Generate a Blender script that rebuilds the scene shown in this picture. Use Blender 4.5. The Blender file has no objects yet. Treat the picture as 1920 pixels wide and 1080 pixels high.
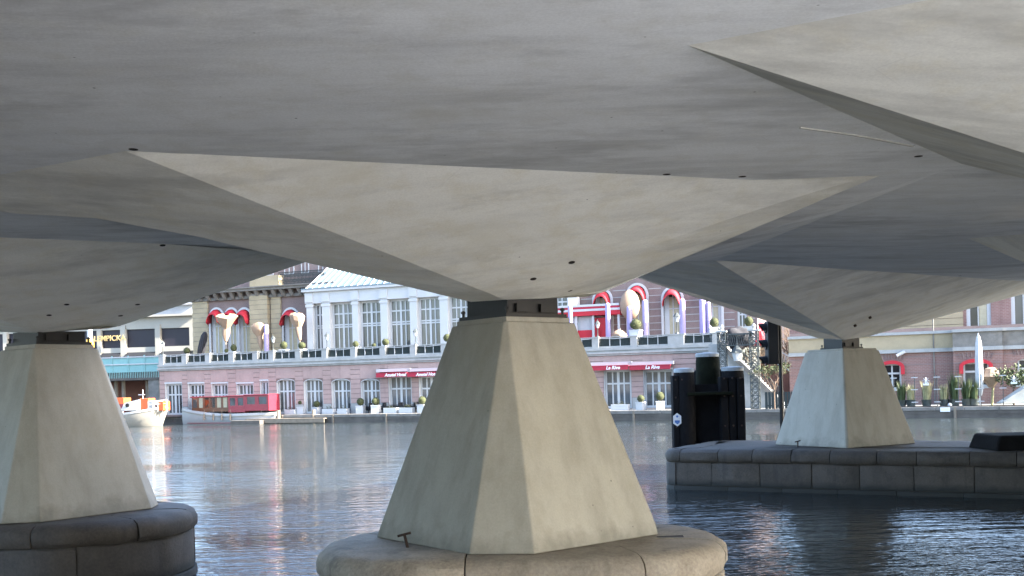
import bpy, bmesh, math, random
from mathutils import Vector, Matrix
R = math.radians
sc = bpy.context.scene
C = sc.collection
rng = random.Random(7)

# ------------------------------------------------------------------ camera, sky, sun, exposure
CAM_Z, FOC, ROLL, HX, HY = 3.2, 1950.0, R(1.5), 960.0, 720.0
cam_d = bpy.data.cameras.new('camera'); cam = bpy.data.objects.new('camera', cam_d); C.objects.link(cam)
cam_d.sensor_width = 36.0; cam_d.lens = 36.0*FOC/1920.0
cam_d.shift_y = (HY-540.0)/1920.0
cam_d.clip_start = 0.1; cam_d.clip_end = 3000
cam.matrix_world = Matrix.Translation((0, 0, CAM_Z)) @ Matrix.Rotation(R(90), 4, 'X') @ Matrix.Rotation(-ROLL, 4, 'Z')
sc.camera = cam

SUN_AZ = (0.96, -0.28); SUN_EL = R(32)
w = bpy.data.worlds.new('World'); sc.world = w; w.use_nodes = True
nt = w.node_tree; nt.nodes.clear()
sky = nt.nodes.new('ShaderNodeTexSky'); sky.sky_type = 'NISHITA'; sky.sun_disc = False
sky.sun_elevation = SUN_EL; sky.sun_rotation = math.atan2(SUN_AZ[0], SUN_AZ[1])
sky.dust_density = 2.5; sky.air_density = 1.0; sky.ozone_density = 2.0
bg = nt.nodes.new('ShaderNodeBackground'); bg.inputs[1].default_value = 0.12
wo = nt.nodes.new('ShaderNodeOutputWorld')
nt.links.new(sky.outputs[0], bg.inputs[0]); nt.links.new(bg.outputs[0], wo.inputs[0])
sun_d = bpy.data.lights.new('sun', 'SUN'); sun_d.energy = 5.0; sun_d.angle = R(0.6); sun_d.color = (1.0, 0.93, 0.83)
sun = bpy.data.objects.new('sun', sun_d); C.objects.link(sun)
to_sun = Vector((SUN_AZ[0]*math.cos(SUN_EL), SUN_AZ[1]*math.cos(SUN_EL), math.sin(SUN_EL))).normalized()
sun.rotation_euler = to_sun.to_track_quat('Z', 'Y').to_euler(); sun.location = (40, 0, 60)
sc.view_settings.view_transform = 'Standard'; sc.view_settings.look = 'None'
sc.view_settings.exposure = 3.45; sc.view_settings.gamma = 1.0; sc.view_settings.use_curve_mapping = False
sc.cycles.use_denoising = True
sc.cycles.max_bounces = 8; sc.cycles.diffuse_bounces = 5; sc.cycles.glossy_bounces = 4
sc.cycles.caustics_reflective = True
sc.cycles.sample_clamp_indirect = 6.0

# ------------------------------------------------------------------ helpers
def corr(px, py):
    c, s = math.cos(ROLL), math.sin(ROLL); dx, dy = px-HX, py-HY
    return c*dx - s*dy, -(s*dx + c*dy)          # right of the optical axis, above the horizon (in pixels)
def at(px, py, Z):
    dx, up = corr(px, py); return Vector((dx/FOC*Z, Z, CAM_Z + up/FOC*Z))
def at_h(px, py, z):
    dx, up = corr(px, py); Z = (z-CAM_Z)*FOC/up; return Vector((dx/FOC*Z, Z, z))

class Frame:                                     # an upright plane: s along it, o out of it towards the river, z up
    def __init__(self, x, y, deg):
        a = R(deg); self.p = Vector((x, y)); self.d = Vector((math.cos(a), math.sin(a))); self.n = Vector((math.sin(a), -math.cos(a)))
    def P(self, s, o, z):
        q = self.p + self.d*s + self.n*o; return Vector((q.x, q.y, z))
    def hit(self, px, py, o=0.0):
        dx, up = corr(px, py); r = Vector((dx/FOC, 1.0)); q = self.p + self.n*o
        Z = q.dot(self.n)/r.dot(self.n); h = r*Z
        return (h-q).dot(self.d), CAM_Z + up/FOC*Z
    def rect(self, x0, y0, x1, y1, o=0.0):
        ym, xm = (y0+y1)/2, (x0+x1)/2
        return self.hit(x0, ym, o)[0], self.hit(x1, ym, o)[0], self.hit(xm, y1, o)[1], self.hit(xm, y0, o)[1]

def quadbox(bm, c):
    v = [bm.verts.new(p) for p in c]
    for f in ((0,3,2,1),(4,5,6,7),(0,1,5,4),(1,2,6,5),(2,3,7,6),(3,0,4,7)): bm.faces.new([v[i] for i in f])
def fbox(bm, fr, s0, s1, o0, o1, z0, z1):
    quadbox(bm, [fr.P(s0,o0,z0), fr.P(s1,o0,z0), fr.P(s1,o1,z0), fr.P(s0,o1,z0), fr.P(s0,o0,z1), fr.P(s1,o0,z1), fr.P(s1,o1,z1), fr.P(s0,o1,z1)])
def box(bm, x0, x1, y0, y1, z0, z1):
    quadbox(bm, [Vector(p) for p in ((x0,y0,z0),(x1,y0,z0),(x1,y1,z0),(x0,y1,z0),(x0,y0,z1),(x1,y0,z1),(x1,y1,z1),(x0,y1,z1))])
def tube(bm, a, b, r0, r1=None, n=8, cap=True):
    a, b = Vector(a), Vector(b); r1 = r0 if r1 is None else r1
    q = (b-a).normalized().to_track_quat('Z', 'Y'); rings = []
    for p, r in ((a, r0), (b, r1)):
        rings.append([bm.verts.new(p + q @ Vector((r*math.cos(2*math.pi*i/n), r*math.sin(2*math.pi*i/n), 0))) for i in range(n)])
    for i in range(n):
        j = (i+1) % n; bm.faces.new((rings[0][i], rings[0][j], rings[1][j], rings[1][i]))
    if cap:
        bm.faces.new(rings[0][::-1]); bm.faces.new(rings[1])
def bar(bm, a, b, w, h=None):                    # a square bar between two points
    a, b = Vector(a), Vector(b); h = h or w; d = (b-a).normalized()
    up = Vector((0,0,1)) if abs(d.z) < .95 else Vector((0,1,0)); sd = d.cross(up).normalized()*w/2; uu = sd.normalized().cross(d)*h/2
    quadbox(bm, [a-sd-uu, a+sd-uu, b+sd-uu, b-sd-uu, a-sd+uu, a+sd+uu, b+sd+uu, b-sd+uu])
def lathe(bm, prof, c=(0,0,0), n=16, sx=1, sy=1):
    c = Vector(c); rings = []
    for r, z in prof:
        rings.append([bm.verts.new(c + Vector((sx*r*math.cos(2*math.pi*i/n), sy*r*math.sin(2*math.pi*i/n), z))) for i in range(n)])
    for a, b in zip(rings, rings[1:]):
        for i in range(n):
            j = (i+1) % n; bm.faces.new((a[i], a[j], b[j], b[i]))
    bm.faces.new(rings[0][::-1]); bm.faces.new(rings[-1])
def obj(name, bm, m, parent=None, smooth=False, ang=35, bevel=0.0):
    bmesh.ops.recalc_face_normals(bm, faces=bm.faces[:])
    me = bpy.data.meshes.new(name); bm.to_mesh(me); bm.free()
    if m is not None: me.materials.append(m)
    o = bpy.data.objects.new(name, me); C.objects.link(o)
    if smooth:
        me.shade_smooth(); me.set_sharp_from_angle(angle=R(ang))
    if bevel:
        b = o.modifiers.new('bevel', 'BEVEL'); b.width = bevel; b.segments = 2; b.limit_method = 'ANGLE'; b.angle_limit = R(40)
    if parent is not None: attach(o, parent)
    return o
def attach(o, parent):
    o.parent = parent
    if parent.type == 'EMPTY': o.matrix_parent_inverse = (Matrix.Translation(parent.location) @ parent.rotation_euler.to_matrix().to_4x4()).inverted()
def tag(o, label, cat, group=None):
    o['label'] = label; o['category'] = cat; o['kind'] = 'thing'
    if group: o['group'] = group
    return o
def thing(name, label, cat, loc=(0,0,0), group=None):
    o = bpy.data.objects.new(name, None); C.objects.link(o); o.location = loc; o.empty_display_size = .3
    return tag(o, label, cat, group)
def struct(o, kind='structure'):
    o['kind'] = kind; return o
def copy_thing(src, loc, label, rotz=0.0, scale=1.0, group=None):
    r = src.copy(); C.objects.link(r); r.location = loc; r.rotation_euler = (0,0,rotz); r.scale = (scale,)*3; r['label'] = label
    if group: r['group'] = group
    for ch in list(src.children):
        c = ch.copy(); C.objects.link(c); c.parent = r
        for g in list(ch.children):
            d = g.copy(); C.objects.link(d); d.parent = c
    return r
def text(name, body, M, size, m, parent, shear=0.0, extrude=0.004, bold=0.0, align='CENTER'):
    cu = bpy.data.curves.new(name, 'FONT'); cu.body = body; cu.size = size; cu.shear = shear; cu.extrude = extrude; cu.offset = bold
    cu.align_x = align; cu.align_y = 'CENTER'
    t = bpy.data.objects.new(name, cu); C.objects.link(t)
    dg = bpy.context.evaluated_depsgraph_get(); me = bpy.data.meshes.new_from_object(t.evaluated_get(dg))
    bpy.data.objects.remove(t); me.transform(M); me.materials.clear(); me.materials.append(m)
    o = bpy.data.objects.new(name, me); C.objects.link(o); attach(o, parent); return o

# ------------------------------------------------------------------ materials
def nodes(name):
    m = bpy.data.materials.new(name); m.use_nodes = True; n = m.node_tree; return m, n, n.nodes['Principled BSDF']
def N(n, t, **kw):
    k = n.nodes.new(t)
    for a, b in kw.items(): setattr(k, a, b)
    return k
def noise(n, vec, scale, detail=4, rough=.55, stretch=None, rotz=0):
    if stretch or rotz:
        mp = N(n, 'ShaderNodeMapping'); n.links.new(vec, mp.inputs[0])
        if stretch: mp.inputs['Scale'].default_value = stretch
        mp.inputs['Rotation'].default_value = (0, 0, rotz); vec = mp.outputs[0]
    t = N(n, 'ShaderNodeTexNoise'); t.inputs['Scale'].default_value = scale; t.inputs['Detail'].default_value = detail; t.inputs['Roughness'].default_value = rough
    n.links.new(vec, t.inputs['Vector']); return t.outputs['Fac']
def ramp(n, fac, stops):
    r = N(n, 'ShaderNodeValToRGB'); n.links.new(fac, r.inputs[0]); e = r.color_ramp.elements
    while len(e) < len(stops): e.new(0.5)
    for k, (p, c) in zip(e, stops):
        k.position = p; k.color = (*c, 1) if len(c) == 3 else c
    return r.outputs[0]
def mix(n, fac, a, b, mode='MIX'):
    k = N(n, 'ShaderNodeMix', data_type='RGBA', blend_type=mode)
    for i, v in ((0, fac), (6, a), (7, b)):
        if hasattr(v, 'links') or hasattr(v, 'is_linked'): n.links.new(v, k.inputs[i])
        else: k.inputs[i].default_value = v if i == 0 else ((*v, 1) if len(v) == 3 else v)
    return k.outputs[2]
def bump(n, fac, strength, dist, b, prev=None):
    k = N(n, 'ShaderNodeBump'); k.inputs['Strength'].default_value = strength; k.inputs['Distance'].default_value = dist
    n.links.new(fac, k.inputs['Height'])
    if prev is not None: n.links.new(prev, k.inputs['Normal'])
    n.links.new(k.outputs[0], b.inputs['Normal']); return k.outputs[0]
def pos(n): return N(n, 'ShaderNodeNewGeometry').outputs['Position']
def shade(c, f): return tuple(max(0, min(1, x*f)) for x in c)

def mottled(name, col, rough=.7, var=.18, scale=2.0, bump_s=.15, bdist=.02, metallic=0.0, fine=14.0, spec=.4):
    m, n, b = nodes(name); p = pos(n)
    f = noise(n, p, scale, 5); g = noise(n, p, fine, 4)
    c = ramp(n, f, [(.3, shade(col, 1-var)), (.7, shade(col, 1+var))])
    c = mix(n, .35, c, ramp(n, g, [(.3, shade(col, .8)), (.7, shade(col, 1.15))]))
    n.links.new(c, b.inputs['Base Color']); b.inputs['Roughness'].default_value = rough; b.inputs['Metallic'].default_value = metallic
    b.inputs['Specular IOR Level'].default_value = spec
    if bump_s: bump(n, g, bump_s, bdist, b)
    return m

def concrete(name, light, dark, warm, streak_rot, streak=(.35, 2.2, 1.0), vertical=False):
    m, n, b = nodes(name); p = pos(n)
    big = noise(n, p, .35, 3, .5)
    st = noise(n, p, 1.2, 6, .6, stretch=(2.2, 2.2, .22) if vertical else streak, rotz=0 if vertical else streak_rot)
    mid = noise(n, p, 2.6, 6, .62); fine = noise(n, p, 45, 4, .6)
    c = ramp(n, big, [(.36, dark), (.64, light)])
    c = mix(n, .6, c, ramp(n, st, [(.30, shade(dark, .80)), (.50, shade(light, .97)), (.72, shade(light, 1.12))]))
    c = mix(n, ramp(n, mid, [(.48, (0,0,0)), (.68, (.35,.35,.35) if vertical else (.75,.75,.75))]), c, warm)
    c = mix(n, .25, c, ramp(n, fine, [(.3, shade(dark, .8)), (.7, shade(light, 1.1))]))
    if not vertical:
        mp = N(n, 'ShaderNodeMapping'); mp.inputs['Rotation'].default_value = (0, 0, streak_rot); n.links.new(p, mp.inputs[0])
        wv = N(n, 'ShaderNodeTexNoise'); wv.inputs['Scale'].default_value = 1.5; n.links.new(p, wv.inputs['Vector'])
        br = N(n, 'ShaderNodeTexBrick'); br.inputs['Scale'].default_value = 1.0; br.inputs['Brick Width'].default_value = 2.5; br.inputs['Row Height'].default_value = 1.22
        br.inputs['Mortar Size'].default_value = .006; br.inputs['Mortar Smooth'].default_value = .3; n.links.new(mp.outputs[0], br.inputs['Vector'])
        br.inputs['Color1'].default_value = (0,0,0,1); br.inputs['Color2'].default_value = (.05,.05,.05,1); br.inputs['Mortar'].default_value = (.16,.16,.16,1)
        sm = mix(n, 1.0, br.outputs['Color'], ramp(n, wv.outputs['Fac'], [(.42, (0,0,0)), (.6, (1,1,1))]), 'MULTIPLY')
        c = mix(n, sm, c, shade(dark, .55))
        blot = noise(n, p, .8, 6, .7, stretch=(.5, 1.3, 1), rotz=streak_rot+.5)
        c = mix(n, ramp(n, blot, [(.50, (0,0,0)), (.68, (.75,.75,.75))]), c, shade(dark, .70))
    else:
        drip = noise(n, p, 3.0, 5, .6, stretch=(1.6, 1.6, .10))
        c = mix(n, ramp(n, drip, [(.52, (0,0,0)), (.72, (.28,.28,.28))]), c, shade(dark, .6))
        sz = N(n, 'ShaderNodeSeparateXYZ'); n.links.new(p, sz.inputs[0])
        ad = N(n, 'ShaderNodeMath', operation='MULTIPLY_ADD'); n.links.new(mid, ad.inputs[0]); ad.inputs[1].default_value = -.9; n.links.new(sz.outputs['Z'], ad.inputs[2])
        c = mix(n, ramp(n, ad.outputs[0], [(.62, (.7,.7,.7)), (.98, (0,0,0))]), c, shade(dark, .55))
    rs = noise(n, p, .55, 5, .65); c = mix(n, ramp(n, rs, [(.56, (0,0,0)), (.74, (.5,.5,.5))]), c, (dark[0]*.95, dark[1]*.91, dark[2]*.80))
    # blow holes and specks
    v = N(n, 'ShaderNodeTexVoronoi'); v.inputs['Scale'].default_value = 2.6; n.links.new(p, v.inputs['Vector'])
    k = ramp(n, v.outputs['Distance'], [(.018, (1,1,1)), (.035, (0,0,0))])
    c = mix(n, k, c, shade(dark, .35))
    n.links.new(c, b.inputs['Base Color']); b.inputs['Roughness'].default_value = .78; b.inputs['Specular IOR Level'].default_value = .3
    q = bump(n, mid, .12, .05, b); bump(n, fine, .22, .006, b, q)
    return m

M = {}
M['soffit'] = concrete('soffit_concrete', (.75,.765,.785), (.57,.582,.60), (.61,.61,.59), R(29))
M['head'] = concrete('pier_head_concrete', (.77,.76,.71), (.62,.61,.57), (.63,.59,.48), R(-40))
M['pier'] = concrete('pier_concrete', (.335,.32,.275), (.275,.263,.224), (.23,.213,.17), 0, vertical=True)
M['deck'] = mottled('deck_concrete', (.22,.21,.20))
M['steel_dark'] = mottled('dark_steel', (.007,.007,.0075), .55, .3, 6, .2, .01)
M['rust'] = mottled('rusty_iron', (.035,.02,.014), .8, .4, 20, .4, .01)
M['hole'] = mottled('hole_black', (.012,.011,.01), .9, .2, 8, 0)

def stone_mat(name, a, b2, wet):
    m, n, b = nodes(name); p = pos(n)
    oi = N(n, 'ShaderNodeObjectInfo').outputs['Random']
    f = noise(n, p, 2.2, 6, .65); g = noise(n, p, 24, 5, .65)
    c = ramp(n, f, [(.3, b2), (.62, a), (.8, shade(a, 1.25))])
    c = mix(n, .4, c, ramp(n, g, [(.3, shade(b2, .6)), (.7, shade(a, 1.2))]))
    c = mix(n, ramp(n, oi, [(0, (0,0,0)), (1, (.35,.35,.35))]), c, shade(b2, .75))
    st = noise(n, p, 1.6, 5, .6, stretch=(2, 2, .3))
    c = mix(n, ramp(n, st, [(.55, (0,0,0)), (.75, (.7,.7,.7))]), c, shade(b2, .45))
    # wet, weedy foot of the stonework
    sep = N(n, 'ShaderNodeSeparateXYZ'); n.links.new(p, sep.inputs[0])
    ad = N(n, 'ShaderNodeMath', operation='MULTIPLY_ADD'); n.links.new(f, ad.inputs[0]); ad.inputs[1].default_value = -.35; n.links.new(sep.outputs['Z'], ad.inputs[2])
    k = ramp(n, ad.outputs[0], [(.0, (1,1,1)), (.14, (0,0,0))])
    c = mix(n, k, c, wet)
    n.links.new(c, b.inputs['Base Color']); b.inputs['Roughness'].default_value = .75
    q = bump(n, f, .35, .06, b); bump(n, g, .35, .012, b, q)
    return m
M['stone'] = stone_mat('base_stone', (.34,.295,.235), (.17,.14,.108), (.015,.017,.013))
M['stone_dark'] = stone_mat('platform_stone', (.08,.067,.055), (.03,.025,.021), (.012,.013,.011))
M['joint'] = mottled('stone_joint', (.05,.045,.04), .9)

def water_mat():
    m, n, b = nodes('river_water'); p = pos(n)
    b.inputs['Base Color'].default_value = (.016,.021,.022,1); b.inputs['Roughness'].default_value = .04; b.inputs['IOR'].default_value = 1.333
    a = noise(n, p, .50, 2, .5, stretch=(.45, 1.5, 1), rotz=R(5))
    c = noise(n, p, 2.1, 3, .55, stretch=(.38, 1.5, 1), rotz=R(-4))
    d = noise(n, p, 7.5, 3, .5, stretch=(.45, 1.3, 1))
    calm = noise(n, p, .06, 3, .5, stretch=(.3, 1.7, 1), rotz=R(6))
    k = ramp(n, calm, [(.36, (.15,.15,.15)), (.60, (1,1,1))])
    q = bump(n, a, .45, .13, b)
    kb = N(n, 'ShaderNodeBump'); kb.inputs['Distance'].default_value = .11; n.links.new(c, kb.inputs['Height']); n.links.new(q, kb.inputs['Normal']); n.links.new(k, kb.inputs['Strength'])
    kd = N(n, 'ShaderNodeBump'); kd.inputs['Distance'].default_value = .022; n.links.new(d, kd.inputs['Height']); n.links.new(kb.outputs[0], kd.inputs['Normal']); n.links.new(k, kd.inputs['Strength'])
    n.links.new(kd.outputs[0], b.inputs['Normal'])
    return m
M['water'] = water_mat()

# ------------------------------------------------------------------ river and near bank
bm = bmesh.new()
vs = [bm.verts.new(p) for p in ((-700,-8,0),(700,-8,0),(700,700,0),(-700,700,0))]; bm.faces.new(vs)
struct(obj('water', bm, M['water']))
bm = bmesh.new()
vs = [bm.verts.new(p) for p in ((-900,-900,-2.5),(900,-900,-2.5),(900,900,-2.5),(-900,900,-2.5))]; bm.faces.new(vs)
struct(obj('river_bed', bm, mottled('river_bed', (.05,.045,.035), .9)))
bm = bmesh.new(); box(bm, -300, 300, -300, -1.2, -2.4, 1.3)
struct(obj('near_quay', bm, mottled('quay_paving', (.50,.51,.53), .85, .15, .8)))

# ------------------------------------------------------------------ the bridge
UU = Vector((-.875, .485, 0)); VV = Vector((.485, .875, 0)); O1 = Vector((0, 14.0, 0))
S, SQ, AZ = 5.35, 5.72, 4.31
def uv(u, v, z): p = O1 + UU*u + VV*v; return Vector((p.x, p.y, z))
A = at_h(235, 283, S); T = at_h(1290, 85, S); B = at_h(1530, 343, S); B2 = at_h(1650, 329, S); V = at_h(1802, 307, S); K = at_h(1270, 489, S)
X1 = at_h(373, 444, S); Bl = at_h(425, 462, S); Al = Bl.lerp(at_h(-600, 421, S), .875); Kl = at_h(600, 482, S)
apF, apL, apR, apB = at(948, 562, 13.45), at(883, 566, 13.95), at(1098, 557, 14.0), at(1128, 549, 14.6)
lpF, lpL, lpR, lpB = at(66, 624, 17.85), at(-30, 622, 18.4), at(200, 616, 18.3), at(226, 611, 18.9)
Aq, Bq = at_h(1340, 488, SQ), at_h(1852, 523, SQ)
Eq = at(1120, 496, 24.0); Tq = at(1990, 532, 33.0)
qpF, qpL, qpR = at(1583, 637, 29.9), at(1533, 634, 30.3), at(1627, 631, 30.6)
RC = O1 - UU*9.4
def rc(u, v, z): p = RC + UU*u + VV*v; return Vector((p.x, p.y, z))
rpL, rpF, rpR, rpB = rc(.75, 0, AZ), rc(.0, -.75, AZ), rc(-.75, 0, AZ), rc(0, .75, AZ)
AR, BR, KR = T - UU*5.1, rc(-4.3, -.4, S), rc(-.4, 5.5, S)
QC = Vector((9.9, 30.4, 0))

# the broad front-left plane of the middle head: it falls from the fold line through A to the foot of the head
_foot = apF.lerp(apL, .5); _n = UU.cross(_foot - A).normalized()
def on_p1(px, py):
    o = Vector((0,0,CAM_Z)); d = at(px, py, 1.0)-o; return o + d*((A-o).dot(_n)/d.dot(_n))
apF, apL, X1, J1, J2 = on_p1(948, 562), on_p1(883, 566), on_p1(373, 444), on_p1(178, 409), on_p1(24, 400)
TL = A + UU*((J2-A).dot(UU)+.25)
bridge = thing('concrete_bridge', 'grey folded concrete bridge deck spanning overhead above the piers', 'bridge', (0, 14, S))
def facets(name, polys, m, bev=None, bw=.5, smooth_ang=7):
    bm = bmesh.new(); cache = {}
    def vert(p):
        k = tuple(round(x, 4) for x in p)
        if k not in cache: cache[k] = bm.verts.new(p)
        return cache[k]
    for P in polys: bm.faces.new([vert(p) for p in P])
    if bev:
        es = []
        for a, b in bev:
            e = bm.edges.get((vert(a), vert(b)))
            if e: es.append(e)
        bmesh.ops.bevel(bm, geom=es, offset=bw, segments=7, profile=.5, affect='EDGES')
    bm.normal_update(); fl = [f for f in bm.faces if f.normal.z > 0]
    if fl: bmesh.ops.reverse_faces(bm, faces=fl)
    me = bpy.data.meshes.new(name); bm.to_mesh(me); bm.free(); me.materials.append(m)
    o = bpy.data.objects.new(name, me); C.objects.link(o)
    me.shade_smooth(); me.set_sharp_from_angle(angle=R(smooth_ang)); attach(o, bridge); return o
# flat soffits between and in front of the pier heads
FLr = T - UU*13; FLl = A + UU*21.2
up = lambda p, d, dz: p - VV*d + Vector((0,0,dz))
MT = A.lerp(T, 1.0)+UU*-6.0; A5 = A + UU*7.9
facets('soffit_slab', [[A5, A, T, MT, up(MT, 8.6, .31), up(A5, 8.6, .31)], [FLl, A5, up(A5, 3.6, .13), up(FLl, 3.6, .13)], [MT, FLr, up(FLr, 5.4, .2), up(MT, 5.4, .2)]], M['soffit'])
facets('soffit_slab', [[A, B, B2, V, T]], M['soffit'])
Wl = uv(22, .8, S); D_ = Vector((0,0,.02))
facets('soffit_slab', [[FLl+D_, A+D_, K+D_, Kl+D_, Wl+D_]], M['soffit'])
facets('soffit_slab', [[TL, FLl, Al], [TL, Al, Bl], [TL, Bl, Kl]], M['soffit'])
FR = rc(-8.2, .5, S)
facets('soffit_slab', [[V, B2, K]], M['soffit'])
facets('soffit_slab', [[V, K, Aq], [V, Aq, Bq], [V, Bq, Tq], [K, Eq, Aq]], M['soffit'])
facets('soffit_slab', [[V, Tq, KR], [KR, Tq, uv(-21.8, 20, SQ), uv(-21.8,6,SQ), FR], [AR, FLr, FR, BR], [BR, FR, KR]], M['soffit'])
# pier heads
facets('pier_head', [[A, B, apF], [B, apR, apF], [B, B2, K, apR], [K, apB, apR], [A, apF, apL, X1, J1, J2, TL], [apL, apB, K, Kl]] + [[a_, b_, Vector((b_.x, b_.y, S+.01))+UU*.5, Vector((a_.x, a_.y, S+.01))+UU*.5] for a_, b_ in ((apL, X1), (X1, J1), (J1, J2), (J2, TL))], M['head'], [(B, apR)], .8)
facets('pier_head', [[Al, Bl, lpF], [Bl, lpR, lpF], [Bl, Kl, lpR], [Kl, lpB, lpR], [Al, lpF, lpL, Wl], [lpL, lpB, Kl, Wl]], M['head'], [(Bl, lpR)], .9)
facets('pier_head', [[Aq, Bq, qpR, qpF], [Bq, Tq, qpR], [Aq, qpF, qpL, Eq], [qpL, qpF, qpR, Tq, Eq]], M['head'])
facets('pier_head', [[T, V, rpL], [T, rpL, rpF, AR], [AR, rpF, rpR, BR], [rpL, V, KR, rpB], [rpR, rpB, KR, BR]], M['head'])
# the next head along the far row shows as a wedge at the right edge
w1, w2, w3 = at(1816, 447, 15.2), at(2150, 421, 12.0), at(2150, 592, 14.6)
facets('pier_head', [[w1, w2, w3]], M['head'])
# bottoms of the heads
facets('head_plate', [[apF, apR, apB, apL]], M['head']); facets('head_plate', [[lpF, lpR, lpB, lpL]], M['head']); facets('head_plate', [[rpF, rpR, rpB, rpL]], M['head'])
# the roadway above closes the hollow deck
outl = [(22,-9.5), (22,.9), (4.2,1.15), (-.4,5.6), (2.6,9.6), (2.6,27), (-22,27), (-22,5), (-17.5,5), (-17.5,-11.4), (-10.5,-11.4), (-10.5,-14.6), (8.5,-14.6), (8.5,-9.5)]
bm = bmesh.new()
lo = [bm.verts.new(uv(u, v, 6.5)) for u, v in outl]; hi = [bm.verts.new(uv(u, v, 7.3)) for u, v in outl]
bm.faces.new(lo); bm.faces.new(hi[::-1])
for i in range(len(outl)):
    j = (i+1) % len(outl); bm.faces.new((lo[i], lo[j], hi[j], hi[i]))
obj('roadway_slab', bm, M['deck'], bridge)
for (a, b), z0 in zip(zip(outl, outl[1:]+outl[:1]), (S-.02, S, S, S+.25, SQ+.5, 6.42, 6.42, S, S-.02, S+.2, S+.3, S+.32, S+.15, S+.13)):
    bm = bmesh.new(); p, q = uv(*a, 0), uv(*b, 0); n2 = (q-p).normalized().cross(Vector((0,0,1)))*.15
    quadbox(bm, [p+n2+Vector((0,0,z0)), p-n2+Vector((0,0,z0)), q-n2+Vector((0,0,z0)), q+n2+Vector((0,0,z0)), p+n2+Vector((0,0,6.498)), p-n2+Vector((0,0,6.498)), q-n2+Vector((0,0,6.498)), q+n2+Vector((0,0,6.498))])
    obj('edge_beam', bm, M['deck'], bridge)
for a, b, z0, m_ in (((-5.2,-12.4), (8.3,-12.4), -1, 'deck'), ((-20,7.5), (-20,27), -1, 'deck')):  # unseen walls, added to block side light from the piers and soffit
    bm = bmesh.new(); p, q = uv(*a, 0), uv(*b, 0); n2 = (q-p).normalized().cross(Vector((0,0,1)))*.3
    quadbox(bm, [r_+k*n2+Vector((0,0,z)) for z in (z0, 6.49) for r_, k in ((p,1), (p,-1), (q,-1), (q,1))])
    obj('under_deck_wall', bm, M[m_], bridge)
# drain holes: short dark pipe ends let into the concrete
from mathutils.bvhtree import BVHTree
_v, _p = [], []
for o in bridge.children:
    if o.name.split('.')[0] in ('soffit_slab', 'pier_head'):
        k = len(_v); _v += [v.co.copy() for v in o.data.vertices]; _p += [[k+i for i in f.vertices] for f in o.data.polygons]
tree = BVHTree.FromPolygons(_v, _p)
for px, py in ((1072,492), (1000,523), (1222,492), (1165,521), (1068,545), (125,571), (92,591), (258,571), (226,592), (305,460), (250,280), (1722,293), (1392,331), (1250,327), (1632,597), (1604,612), (1800,517)):
    o_ = Vector((0,0,CAM_Z)); p, n2, _, _ = tree.ray_cast(o_, (at(px, py, 1.0)-o_).normalized())
    if p is None: continue
    if n2.z > 0: n2 = -n2
    bm = bmesh.new(); tube(bm, p - n2*.05, p + n2*.004, .030, .030, 12); obj('drain_hole', bm, M['hole'], bridge)
    bm = bmesh.new(); tube(bm, p - n2*.05, p + n2*.002, .042, .042, 12); obj('drain_ring', bm, M['rust'], bridge)
# construction joint lines, thin raised fins left by the formwork
M['fin'] = mottled('formwork_fin', (.40,.39,.36), .8)
def fin(pts, w_=.02):
    bm = bmesh.new()
    for a, b in zip(pts, pts[1:]): bar(bm, a - Vector((0,0,.004)), b - Vector((0,0,.004)), w_, .018)
    obj('formwork_fin', bm, M['fin'], bridge)
fin([at_h(1500,238,S), at_h(1600,252,S), at_h(1712,273,S)], .016)

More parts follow.
